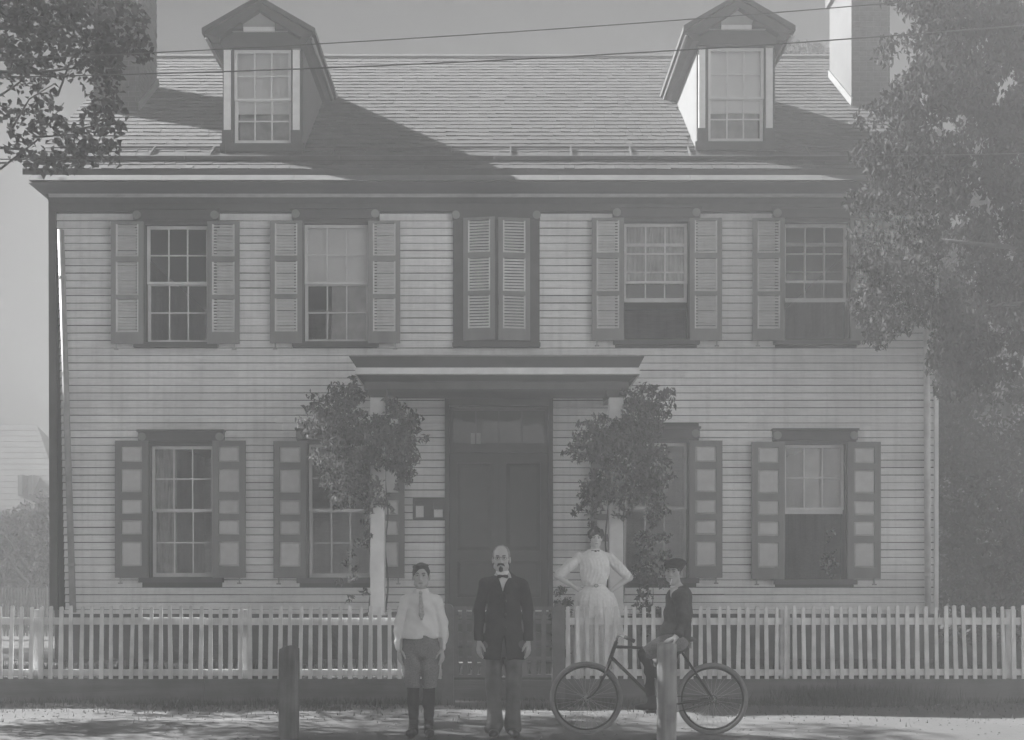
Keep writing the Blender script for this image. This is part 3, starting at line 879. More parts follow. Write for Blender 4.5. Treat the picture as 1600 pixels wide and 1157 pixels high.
mb = MB(); mb.box(fx(712), fx(860), 13.70, 13.96, -.02, .055); wobj('sill_plank', mb, M['plank'], gate)

# ================================================================== HITCHING POSTS
def hitch_post(label, px, Y, wpx, ztop, square, seed, m='post'):
    r2 = random.Random(seed)
    xx = X(px, Y); R = wpx*Y/F/2
    mb = MB(); nz, n = 26, 28
    ph = [r2.uniform(0, 6.28) for _ in range(6)]
    vs = []
    for i in range(nz+1):
        z = -.25 + (ztop+.25)*i/nz
        for k in range(n):
            a = 2*math.pi*k/n
            if square: rr = R*(abs(math.cos(a))**5 + abs(math.sin(a))**5)**(-1/5)
            else: rr = R
            rr *= 1 + .035*math.sin(7*a+ph[0]+z*.8) + .03*math.sin(3*a+ph[1]+z*1.7) + .02*math.sin(13*a+ph[2]) + .02*math.sin(2*a+z*6+ph[3])
            zz = z
            if i >= nz-1:
                if square: zz = z + .02*math.sin(2*a+ph[4]) - (.035 if math.cos(a-2.6) > .5 else 0)
                else: zz = z - .012*(i == nz-1); rr *= .97 if i == nz else 1
            vs.append((rr*math.cos(a), rr*math.sin(a), zz))
        
    fs = [(i*n+k, i*n+(k+1)%n, (i+1)*n+(k+1)%n, (i+1)*n+k) for i in range(nz) for k in range(n)]
    top = len(vs)
    for f in (.6, .25):
        for k in range(n):
            p = vs[nz*n+k]; vs.append((p[0]*f, p[1]*f, ztop + (.018*(1-f) if not square else .01*math.sin(k*1.3+ph[5]))))
    for k in range(n): fs.append((nz*n+k, nz*n+(k+1)%n, top+(k+1)%n, top+k))
    for k in range(n): fs.append((top+k, top+(k+1)%n, top+n+(k+1)%n, top+n+k))
    vs.append((0,0,ztop+(.02 if not square else 0)))
    for k in range(n): fs.append((top+n+k, top+n+(k+1)%n, len(vs)-1))
    mb.add(vs, fs)
    o = obj('hitching_post', mb, M[m], None, (xx, Y, 0), smooth=not square)
    return tag(o, label, 'post', 'old wooden hitching posts along the street')
hitch_post('squarish dark wooden post with a chipped top, alone left of the boy in white shirt', 452, 11.17, 30, Z(1011, 11.17), True, 3)
hp = hitch_post('round weathered wooden post in front of the bicycle, under the cap boy\'s hand', 1041.5, 11.0, 30, Z(1006, 11.0), False, 8, 'postl')

# ================================================================== WIRES
def wire(label, pts, Y, r):
    c = np.polyfit([p[0] for p in pts], [p[1] for p in pts], 2)
    mb = MB(); P = []
    for px in np.linspace(-3200, 4800, 60):
        P.append((X(px, Y), Y, Z(np.polyval(c, px), Y)))
    mb.tube(P, r, 5)
    return tag(wobj('overhead_wire', mb, M['wire'], None, True), label, 'wire', 'overhead wires across the front of the house')
wire('topmost overhead wire, crossing the sky above the roof ridge', [(241,83),(520,67),(1040,34),(1330,10)], 9.0, .0038)
wire('overhead wire crossing the upper panes of both dormer windows', [(245,115),(525,107),(710,97),(1040,80),(1330,61)], 9.0, .0048)
wire('lowest overhead wire, strung just above the eaves', [(0,249),(560,252),(1040,248),(1515,242)], 9.0, .0035)

# ================================================================== FOLIAGE
def leaves_mesh(name, centers, n_each, size, m, seed, spread=1.0, aspect=.55, droop=.4, shell=0.0, tonebias=None, curl=.18):
    r = np.random.default_rng(seed)
    C = []; S = []
    for c, n in zip(centers, n_each):
        x, y, z, rad = c
        d = r.normal(size=(n, 3)); d /= np.linalg.norm(d, axis=1)[:, None]
        rr = r.random(n)**(1/3 if shell == 0 else 1/6)
        C.append(np.array([x, y, z]) + d*rr[:, None]*np.array(rad if isinstance(rad, (tuple, list)) else (rad,)*3)*spread)
        S.append(np.full(n, r.random()))
    C = np.concatenate(C); S = np.concatenate(S); N = len(C)
    az = r.random(N)*2*np.pi; el = -droop + r.normal(size=N)*.55
    a = np.stack([np.cos(az)*np.cos(el), np.sin(az)*np.cos(el), np.sin(el)], 1)
    up = r.normal(size=(N, 3))*.6 + np.array([0, 0, 1.0])
    b = np.cross(up, a); b /= np.linalg.norm(b, axis=1)[:, None]+1e-9
    nn = np.cross(a, b)
    sz = size*r.uniform(.6, 1.25, N)[:, None]
    w = sz*aspect*.5
    p0 = C - a*sz*.5; p3 = C + a*sz*.5 - nn*sz*curl
    p1 = C + b*w - a*sz*.05 + nn*sz*curl*.7; p2 = C - b*w - a*sz*.05 + nn*sz*curl*.7
    V = np.stack([p0, p1, p3, p2], 1).reshape(-1, 3)
    me = bpy.data.meshes.new(name)
    me.vertices.add(N*4); me.vertices.foreach_set('co', V.astype(np.float32).ravel())
    T = np.arange(N)[:, None]*4
    tri = np.concatenate([T+np.array([0, 1, 2]), T+np.array([0, 2, 3])], 1).reshape(-1)
    me.loops.add(N*6); me.loops.foreach_set('vertex_index', tri.astype(np.int32))
    me.polygons.add(N*2); me.polygons.foreach_set('loop_start', (np.arange(N*2)*3).astype(np.int32))
    me.materials.append(m)
    at = me.attributes.new('tone', 'FLOAT', 'FACE')
    tn = np.clip(.35*S + .65*r.random(N), 0, 1)
    at.data.foreach_set('value', np.repeat(tn, 2).astype(np.float32))
    me.update(); me.validate()
    return me
def wmesh(name, me, parent):   # bulk mesh in world coordinates under a parent
    v = np.zeros(len(me.vertices)*3, np.float32); me.vertices.foreach_get('co', v); v = v.reshape(-1, 3)
    c = v.mean(0); v -= c; me.vertices.foreach_set('co', v.ravel()); me.update()
    return link(bpy.data.objects.new(name, me), parent, tuple(float(q) for q in c))
def limb(mb, a, b, r0, r1, r, wob=.12, n=6, sides=8):
    a, b = Vector(a), Vector(b); L = (b-a).length
    P = []; R = []
    for i in range(n+1):
        t = i/n; p = a.lerp(b, t)
        if 0 < i < n: p += Vector((r.uniform(-1,1), r.uniform(-1,1), r.uniform(-.6,.6)))*wob*L*.25
        P.append(p); R.append(r0*(1-t)+r1*t)
    mb.tube(P, R, sides); return P
def in_poly(x, y, poly):
    c = False; j = len(poly)-1
    for i in range(len(poly)):
        if (poly[i][1] > y) != (poly[j][1] > y) and x < (poly[j][0]-poly[i][0])*(y-poly[i][1])/(poly[j][1]-poly[i][1]+1e-9)+poly[i][0]: c = not c
        j = i
    return c

# ---- tree at the left, in front of the house: its trunk is outside the picture, its twigs hang into it
r3 = random.Random(21)
t = thing('maple_tree', 'leafy street tree whose drooping twigs hide the left chimney', 'tree', (-9.2, 12.6, 0))
mb = MB()
trunkP = limb(mb, (-9.2,12.6,-.1), (-8.9,12.7,5.6), .30, .22, r3, .05, 8, 12)
ends = []
for k in range(11):
    a = 2*math.pi*k/11 + r3.uniform(-.2,.2); L = r3.uniform(2.6, 4.2)
    e = (-8.9+L*math.cos(a), 12.7+L*.85*math.sin(a), r3.uniform(7.2, 11.2))
    P = limb(mb, (-8.9,12.7,r3.uniform(4.4,5.6)), e, .12, .035, r3, .16); ends.append(P)
    for q in P[3:]:
        limb(mb, q, q+Vector((r3.uniform(-1,1), r3.uniform(-1,1), r3.uniform(-.5,.7))), .03, .010, r3, .2, 4, 5)
# limbs that reach into the picture
tw = [((-7.4,13.0,6.6),(-4.55,13.5,7.05)),((-7.2,13.1,6.2),(X(45,13.5),13.5,Z(235,13.5))),((-7.0,13.2,7.2),(X(120,13.4),13.4,Z(40,13.4))),((-7.2,13.1,5.9),(X(12,13.5),13.5,Z(255,13.5)))]
for a, b in tw: limb(mb, (-8.8,12.7,5.3), a, .09, .04, r3, .06); limb(mb, a, b, .04, .010, r3, .10)
twigs = [((0,265),(52,215),(90,150)),((52,215),(110,205),(140,235)),((90,150),(105,90),(135,40)),((0,150),(30,120),(60,60)),((20,200),(40,150),(75,120)),((110,205),(150,190),(180,185))]
for tr in twigs: mb.tube([(X(a,13.5),13.5+.1*i,Z(b,13.5)) for i,(a,b) in enumerate(tr)], [.013,.009,.005], 5)
wobj('trunk', mb, M['bark'], t, True)
cl = []; ne = []
for k in range(95):
    while True:
        d = Vector((r3.uniform(-1,1), r3.uniform(-1,1), r3.uniform(-1,1)))
        if .25 < d.length < 1: break
    p = (-9.4+d.x*4.0, 12.4+d.y*4.4, 8.7+d.z*3.6)
    if p[0]+.75 > X(-10, p[1]) : continue
    cl.append((*p, r3.uniform(.55, .95))); ne.append(260)
for k in range(48):      # unseen clusters added towards the house to darken its left wall
    p = (r3.uniform(-9.5, -6.7), r3.uniform(13.2, 16.3), r3.uniform(3.6, 9.5))
    if p[0]+.6 > X(-25, p[1]): continue
    cl.append((*p, r3.uniform(.45, .7))); ne.append(230)
for k in range(40):  # unseen clusters added above the view, shading the top of the wall
    p = (r3.uniform(-7, -3.2), r3.uniform(10.2, 14.6), r3.uniform(8.3, 11.8))
    if p[2]-.75 < Z(-15, p[1]): continue
    cl.append((*p, r3.uniform(.45, .75))); ne.append(200)
for k in range(130):     # unseen clusters added towards the camera, cutting light to the left wall
    p = (r3.uniform(-13.5, -2.5), r3.uniform(3.0, 12.0), r3.uniform(3.6, 10.8))
    if p[0]+1.0 > X(-40, p[1]) or p[1] < 5.5 and p[2] < 5: continue
    cl.append((*p, r3.uniform(.6, 1.0))); ne.append(230)
for k in range(190):     # dense unseen clusters added close beside the view to shade the left wall
    Y_ = r3.uniform(7.0, 13.8)
    p = (X(-8, Y_)-.45-abs(r3.gauss(0, .9)), Y_, r3.uniform(2.3, 9.0))
    cl.append((*p, r3.uniform(.36, .46))); ne.append(300)
seen = [(20,30),(60,25),(100,20),(140,15),(175,12),(8,80),(45,90),(80,70),(118,62),(150,55),(180,60),(205,25),(215,75),(165,95),(140,100),(90,110),(60,140),(20,120),(50,115),
        (150,135),(165,165),(178,178),(172,120),(150,190),(118,215),(90,205),(145,225),(165,240),(110,240),(75,180),(60,250),(35,238),(18,175),(55,185),(40,205),(130,245),(95,255),(170,205),(30,60),(70,50),(15,10),(110,5),(85,30),(50,5)]
for px, py in seen:
    Y = r3.uniform(13.0, 14.0)
    cl.append((X(px,Y), Y, Z(py,Y), (.19,.3,.15))); ne.append(46 if py > 100 else 90)
wmesh('crown', leaves_mesh('crown', cl, ne, .088, M['leafA'], 3, aspect=.8), t)

# ---- big tree at the right, in front of the corner of the house
r4 = random.Random(5)
t = thing('elm_tree', 'large leafy tree hanging over the right end of the roof and the right upper window', 'tree', (9.6, 14.3, 0))
mb = MB()
limb(mb, (9.6,14.3,-.1), (9.3,14.4,5.0), .36, .27, r4, .05, 8, 12)
for k in range(12):
    a = 2*math.pi*k/12 + r4.uniform(-.2,.2); L = r4.uniform(2.2, 4.6)
    P = limb(mb, (9.3,14.4,r4.uniform(3.9,5.0)), (9.0+L*math.cos(a), 14.5+L*.5*math.sin(a), r4.uniform(6.4, 11)), .13, .03, r4, .14)
    for q in P[2:]: limb(mb, q, q+Vector((r4.uniform(-1,1), r4.uniform(-.6,.6), r4.uniform(-.7,.6))), .03, .010, r4, .2, 4, 5)
for b in ((5.2,14.4,5.4),(4.7,14.6,6.6),(5.6,14.3,4.6),(6.2,14.5,7.8)): limb(mb, (9.2,14.4,5.0), b, .08, .015, r4, .08)
wobj('trunk', mb, M['bark'], t, True)
poly = [(1335,175),(1348,260),(1340,330),(1352,420),(1340,500),(1350,535),(1395,545),(1440,500),(1462,530),(1470,590),(1500,640),(1540,600),(1600,560),(1660,520),(1660,-60),(1395,-60),(1395,30),(1382,90),(1390,150),(1360,170)]
gaps = [(1488,400,20),(1478,420,22),(1500,455,14),(1520,290,16),(1497,340,10),(1380,30,8),(1392,110,12),(1402,95,10),(1430,35,8),(1555,170,9),(1510,190,9),(1535,240,6)]
cl = []; ne = []
while len(cl) < 330:
    px, py = r4.uniform(1330,1660), r4.uniform(-60,645)
    if not in_poly(px, py, poly): continue
    if any((px-g[0])**2+(py-g[1])**2 < (g[2]+10)**2 for g in gaps): continue
    Y = r4.uniform(13.8, 15.9)
    if py < 330: Y = r4.uniform(13.6, 15.6)
    cl.append((X(px,Y), Y, Z(py,Y), (.2,.28,.17))); ne.append(95 if px < 1450 else 170)
for k in range(80):
    p = (r4.uniform(7.0, 13.2), r4.uniform(12.6, 16.6), r4.uniform(5.2, 11.8))
    if X(1640, p[1]) > p[0]-.7: continue
    cl.append((*p, r4.uniform(.6,.95))); ne.append(220)
wmesh('crown', leaves_mesh('crown', cl, ne, .085, M['leafB'], 7, aspect=.5, droop=.9), t)

# ---- trees behind
def back_tree(name, label, cat, x, y, z0, z1, rx, n, size, m, seed, cone=False, group=None, trunk_r=.18, tf=.75, cr=(.3,.55), per=130):
    r = random.Random(seed)
    t = thing(name, label, cat, (x, y, .3), group)
    mb = MB(); limb(mb, (x,y,.25), (x,y,z0+(z1-z0)*tf), trunk_r, trunk_r*.3, r, .04, 6, 8)
    for k in range(10 if tf > .5 else 0):
        zz = z0+(z1-z0)*(.1+.07*k); a = r.uniform(0, 6.28); L = rx*.8*(1-.6*k/10 if cone else .9)
        limb(mb, (x,y,zz), (x+L*math.cos(a), y+L*math.sin(a), zz+(.1 if cone else .8)), .05, .012, r, .12, 4, 5)
    wobj('trunk', mb, M['bark'], t, True)
    cl = []; ne = []
    for k in range(n):
        u = r.random(); zz = z0+(z1-z0)*u
        if cone: R = rx*(1.06-u)**.8
        else: R = rx*math.sqrt(max(.05, 1-(2*u-1)**2))
        a = r.uniform(0, 6.28); q = math.sqrt(r.uniform(.25, 1))*R
        cl.append((x+q*math.cos(a), y+q*math.sin(a), zz, (r.uniform(*cr), r.uniform(*cr), r.uniform(*cr)*.75))); ne.append(per)
    wmesh('crown', leaves_mesh('crown', cl, ne, size, m, seed, aspect=.5, droop=.5), t)
back_tree('evergreen_tree', 'tall dark evergreen rising behind the right corner of the house', 'tree', 9.3, 19.0, .5, 10.5, 2.0, 300, .12, M['leafC'], 31, True)
back_tree('evergreen_tree', 'broad dark evergreen bush filling the gap beside the right corner board', 'tree', 7.6, 21.5, .4, 6.6, 1.7, 260, .12, M['leafC'], 32, True)
back_tree('shade_tree', 'tree top showing over the roof between right dormer and chimney', 'tree', 6.9, 28.0, 6.0, 13.2, 2.5, 120, .16, M['leafB'], 33)
back_tree('evergreen_tree', 'dark tree at the right edge of the picture behind the fence', 'tree', 12.2, 22.0, .4, 11.5, 2.6, 230, .13, M['leafC'], 34, True)
back_tree('shade_tree', 'dark bushy tree beyond the fence, between the evergreens', 'tree', 11.2, 27.0, 1.0, 11.5, 3.4, 330, .16, M['leafC'], 35)

back_tree('shade_tree', 'unseen leafy tree added beyond the left edge of the picture to shade the side yard', 'tree', -12.6, 19.2, 2.6, 8.2, 2.7, 150, .14, M['leafA'], 37)  # out of view, added only for its shade on the sunny yard

# ---- neighbour's plot at the far left
YN = 27.2
b = thing('barn', 'low barn with a pale shingled roof beyond the left corner of the house', 'barn', (-12.5, YN+2.5, .3))
ex = X(106, YN); ridY = 29.6; rx1 = X(58, ridY); zr_ = Z(665, ridY); ze = Z(811, YN)
mb = MB(); mb.add([(-20,YN,ze),(ex,YN,ze),(rx1,ridY,zr_),(-20,ridY,zr_),(ex,YN+4.8,ze),(-20,YN+4.8,ze),
                   (-20,YN,ze-.12),(ex,YN,ze-.12),(ex,YN+4.8,ze-.12),(-20,YN+4.8,ze-.12)],
                  [(0,1,2,3),(3,2,4,5),(1,4,2),(0,3,5),(6,9,8,7),(0,6,7,1),(1,7,8,4),(4,8,9,5),(5,9,6,0)])
br = wobj('roof', mb, M['far'], b)
for k in range(16):   # shingle courses
    u = k/16; v = u+.03
    mb = MB(); A = Vector((0,YN,ze)); B = Vector((0,ridY,zr_)); n_ = Vector((0,-(zr_-ze),ridY-YN)).normalized()
    p = A.lerp(B,u); q = A.lerp(B,min(1,u+1/16+.01)); xr = ex+(rx1-ex)*u; xr2 = ex+(rx1-ex)*min(1,u+1/16)
    mb.add([(-20,p.y+n_.y*.009,p.z+n_.z*.009),(xr,p.y+n_.y*.009,p.z+n_.z*.009),(xr2,q.y+n_.y*.004,q.z+n_.z*.004),(-20,q.y+n_.y*.004,q.z+n_.z*.004),
            (-20,p.y,p.z),(xr,p.y,p.z)], [(0,1,2,3),(4,5,1,0)])
    wobj('shingle_course', mb, M['far'], br)
mb = MB(); mb.box(-19.6, ex-.3, YN+.3, YN+4.4, .301, ze-.125); wobj('wall', mb, M['farw'], b)
for px in (43, 59):
    mb = MB(); mb.box(X(px,YN+1)-.05, X(px,YN+1)+.05, YN+.55, YN+1.3, ze+.2, Z(745,YN+1)); wobj('roof_batten', mb, M['farw'], br)
nf = thing('picket_fence', 'short pale neighbouring fence of narrow pickets at the far left', 'fence', (-9.2, 22, .3))
mb = MB(); x = X(-60, 22)
while x < X(93, 22):
    mb.box(x, x+.035, 21.98, 22.0, .36, 1.5-24/87.3+rnd.uniform(-.01,.01)); x += .058
o = wobj('picket', mb, M['oldpk'], nf); o['kind'] = 'stuff'
for z in (.5, 1.05):
    mb = MB(); mb.box(X(-60,22), X(93,22), 22.002, 22.03, z, z+.05); wobj('rail', mb, M['oldpk'], nf)
back_tree('weeping_shrub', 'loose shrub with hanging pale leaves in front of the barn', 'shrub', X(48,25), 25.0, .5, 2.75, .95, 44, .12, M['leafA'], 41, trunk_r=.05, cr=(.12,.34), per=70)
back_tree('shrub', 'dark shrub tucked against the left corner of the house', 'shrub', X(84,23.5), 23.5, .4, 2.9, .42, 34, .10, M['leafA'], 42, trunk_r=.04)
back_tree('shrub', 'dark shrub at the left edge of the picture behind the short fence', 'shrub', X(2,26.0), 26.0, .4, 2.7, .7, 46, .12, M['leafA'], 43, trunk_r=.05)

# ---- vines on the porch posts
def vine(label, px, blobs, strands, seed, stem):
    r = random.Random(seed)
    xc = X(px, 15.5)
    t = thing('climbing_vine', label, 'vine', (xc, 15.45, .3), 'vines climbing the porch posts')
    mb = MB()
    for s in range(3):
        P = []
        for i in range(22):
            z = .32 + i*(stem-.32)/21; a = i*.55 + s*2.1
            P.append((xc-.10+.10*s+.02*math.sin(a*1.7), 15.64+.02*math.cos(a*1.3), z))
        mb.tube(P, [.016-.0004*i for i in range(22)], 5)
    smb = mb
    cl = []; ne = []
    for (a, b, ra, rb, n) in blobs:
        for k in range(n):
            u, v = r.gauss(0, .48), r.gauss(0, .48)
            if u*u+v*v > 1.1: continue
            Y = 15.25 + r.uniform(-.35, .45)
            if abs(a+u*ra-px) < 17 and b+v*rb < 657 and Y < 15.7: continue
            cl.append((X(a+u*ra, Y), Y, Z(b+v*rb, Y), (.10,.12,.075))); ne.append(17)
    for k in range(26):      # stray shoots that reach out of the mass
        a, b, ra, rb, n = blobs[r.randrange(len(blobs))]
        an = r.uniform(0, 6.28); px_, py_ = a+ra*.75*math.cos(an), b+rb*.75*math.sin(an)
        vx, vy = 7*math.cos(an), 7*math.sin(an); Y = 15.25+r.uniform(-.3,.3); P = []
        for i in range(r.randint(2, 5)):
            P.append((X(px_,Y), Y, Z(py_,Y))); cl.append((X(px_,Y), Y, Z(py_,Y), (.05,.06,.045))); ne.append(9)
            px_ += vx; py_ += vy; vy += 2.2
        smb.tube(P, .004, 4)
    for s in strands:
        for (a, b) in s:
            Y = 15.3+r.uniform(-.1,.1); cl.append((X(a,Y), Y, Z(b,Y), (.06,.06,.05))); ne.append(12)
    wobj('stem', smb, M['bark'], t, True)
    wmesh('foliage', leaves_mesh('foliage', cl, ne, .088, M['vine'], seed, aspect=.38, droop=.55), t)
    return t
vine('leafy vine spilling over the left porch post, with strands hanging down its left side', 590,
     [(550,632,64,40,70),(512,664,52,34,50),(592,690,76,66,110),(540,728,58,56,80),(632,698,30,54,36),(566,770,46,26,30),(612,645,26,30,12)],
     [[(576,800),(570,815),(574,835),(560,850)],[(548,865),(540,880),(556,890),(548,905),(530,910)],[(575,835),(572,850)],[(555,905),(570,925),(545,935)]], 51, 3.2)
vine('leafy vine bunched round the right porch post above the woman', 962,
     [(1012,640,40,34,56),(968,676,62,40,100),(990,716,62,50,104),(930,694,36,36,36),(962,755,46,28,36),(1016,762,32,44,36),(930,775,20,40,22)],
     [[(965,790),(962,805)],[(925,800),(922,820),(930,835)],[(1022,800),(1018,820),(1024,840)],[(1010,850),(1020,870),(1005,880)]], 52, 3.2)
back_tree('shrub', 'loose shrub under the right window, between porch post and cap boy', 'shrub', X(1020,16.2), 16.2, .6, 2.35, .24, 34, .075, M['vine'], 53, trunk_r=.012, tf=.45, cr=(.07,.13), per=34)
back_tree('shrub', 'small dark bush beside the gate post, just behind the fence', 'shrub', X(878,14.3), 14.3, .5, 1.30, .13, 30, .045, M['leafA'], 54, trunk_r=.012, tf=.45, cr=(.05,.09), per=40)

# ---- grass and weeds along the foot of the fence
r5 = np.random.default_rng(9)
def blades(name, label, n, fx_, hmin, hmax, seed):
    r = np.random.default_rng(seed)
    P = np.array(fx_(r, n)); n = len(P)
    h = r.uniform(hmin, hmax, n); az = r.random(n)*6.283; ln = r.uniform(.1, .7, n)*h
    w = .006
    dx_, dy_ = np.cos(az), np.sin(az)
    b0 = P + np.stack([-dy_*w, dx_*w, 0*h], 1); b1 = P - np.stack([-dy_*w, dx_*w, 0*h], 1)
    tip = P + np.stack([dx_*ln, dy_*ln, h], 1)
    V = np.stack([b0, b1, tip], 1).reshape(-1, 3)
    me = bpy.data.meshes.new(name)
    me.from_pydata(V.tolist(), [], np.arange(n*3).reshape(-1, 3).tolist())
    me.materials.append(M['grass'])
    at = me.attributes.new('tone', 'FLOAT', 'FACE'); at.data.foreach_set('value', r.random(n).astype(np.float32))
    o = wmesh(name, me, None); tag(o, label, kind='stuff'); return o
def verge(r, n):
    x = r.uniform(-9, 9, n); y = 13.98 - np.abs(r.normal(0, .22, n))
    keep = (np.sin(x*2.3)+np.sin(x*5.1+1)+r.normal(0, .8, n) > -.6)
    x, y = x[keep], y[keep]; return np.stack([x, y, .03*np.maximum(0, y-13)-.02], 1)
blades('grass', 'short dark grass growing along the foot of the fence', 17000, verge, .03, .11, 1)
def pebbles():
    r = random.Random(77); mb = MB()
    for k in range(1500):
        x, y = r.uniform(-6, 6), 13.6-abs(r.gauss(0, 1.3)); s = abs(r.gauss(0, .005))+.003
        if y < 10.6: continue
        z = .012*math.sin(x*1.7+y*2.1)+.010*math.sin(x*.6-y*3.3)-.012+(.03*(y-13) if y > 13 else 0)
        a = r.uniform(0, 6.28); q = [(x+s*1.3*math.cos(a+i*1.571), y+s*math.sin(a+i*1.571), z) for i in range(4)]
        mb.add(q+[(x+s*.2, y, z+s*.8)], [(0,1,4),(1,2,4),(2,3,4),(3,0,4)])
    tag(obj('pebbles', mb, M['pebble']), 'small stones strewn over the dirt of the street', kind='stuff')
pebbles()
def litter(r, n):
    x = r.uniform(-6, 6, n); y = 13.7-np.abs(r.normal(0, .7, n)); return np.stack([x, y, np.full(n, .004)], 1)
blades('dead_grass', 'dry grass stalks scattered on the street', 900, litter, .015, .05, 4)
def weeds(r, n):
    x = X(1345, 13.8)+r.normal(0, .42, n); y = 13.9-np.abs(r.normal(0, .12, n)); return np.stack([x, y, np.full(n, .0)], 1)
blades('weeds', 'taller weeds against the plank right of the rear bicycle wheel', 2600, weeds, .08, .28, 2)
def ylong(r, n):
    x = r.uniform(-8, 8, n); y = r.uniform(14.1, 15.0, n); return np.stack([x, y, np.full(n, .3)], 1)
blades('grass', 'rough grass of the front yard behind the pickets', 9000, ylong, .05, .20, 3)

# ================================================================== ADDED HAZE: even veil that lifts the dark tones
hz_ = MB(); hz_.box(-60, 60, -26, 35.5, -1.0, 13.9)
hm = bpy.data.materials.new('added_haze'); hm.use_nodes = True
hm.node_tree.nodes.clear()
pv = hm.node_tree.nodes.new('ShaderNodeVolumePrincipled'); ho = hm.node_tree.nodes.new('ShaderNodeOutputMaterial')
pv.inputs['Color'].default_value = (.95,.95,.95,1); pv.inputs['Density'].default_value = HAZE_DENSITY; pv.inputs['Anisotropy'].default_value = -0.45
hm.node_tree.links.new(pv.outputs[0], ho.inputs['Volume'])
tag(obj('haze', hz_, hm), 'pale even haze added over the whole view to lift its darks', kind='stuff')

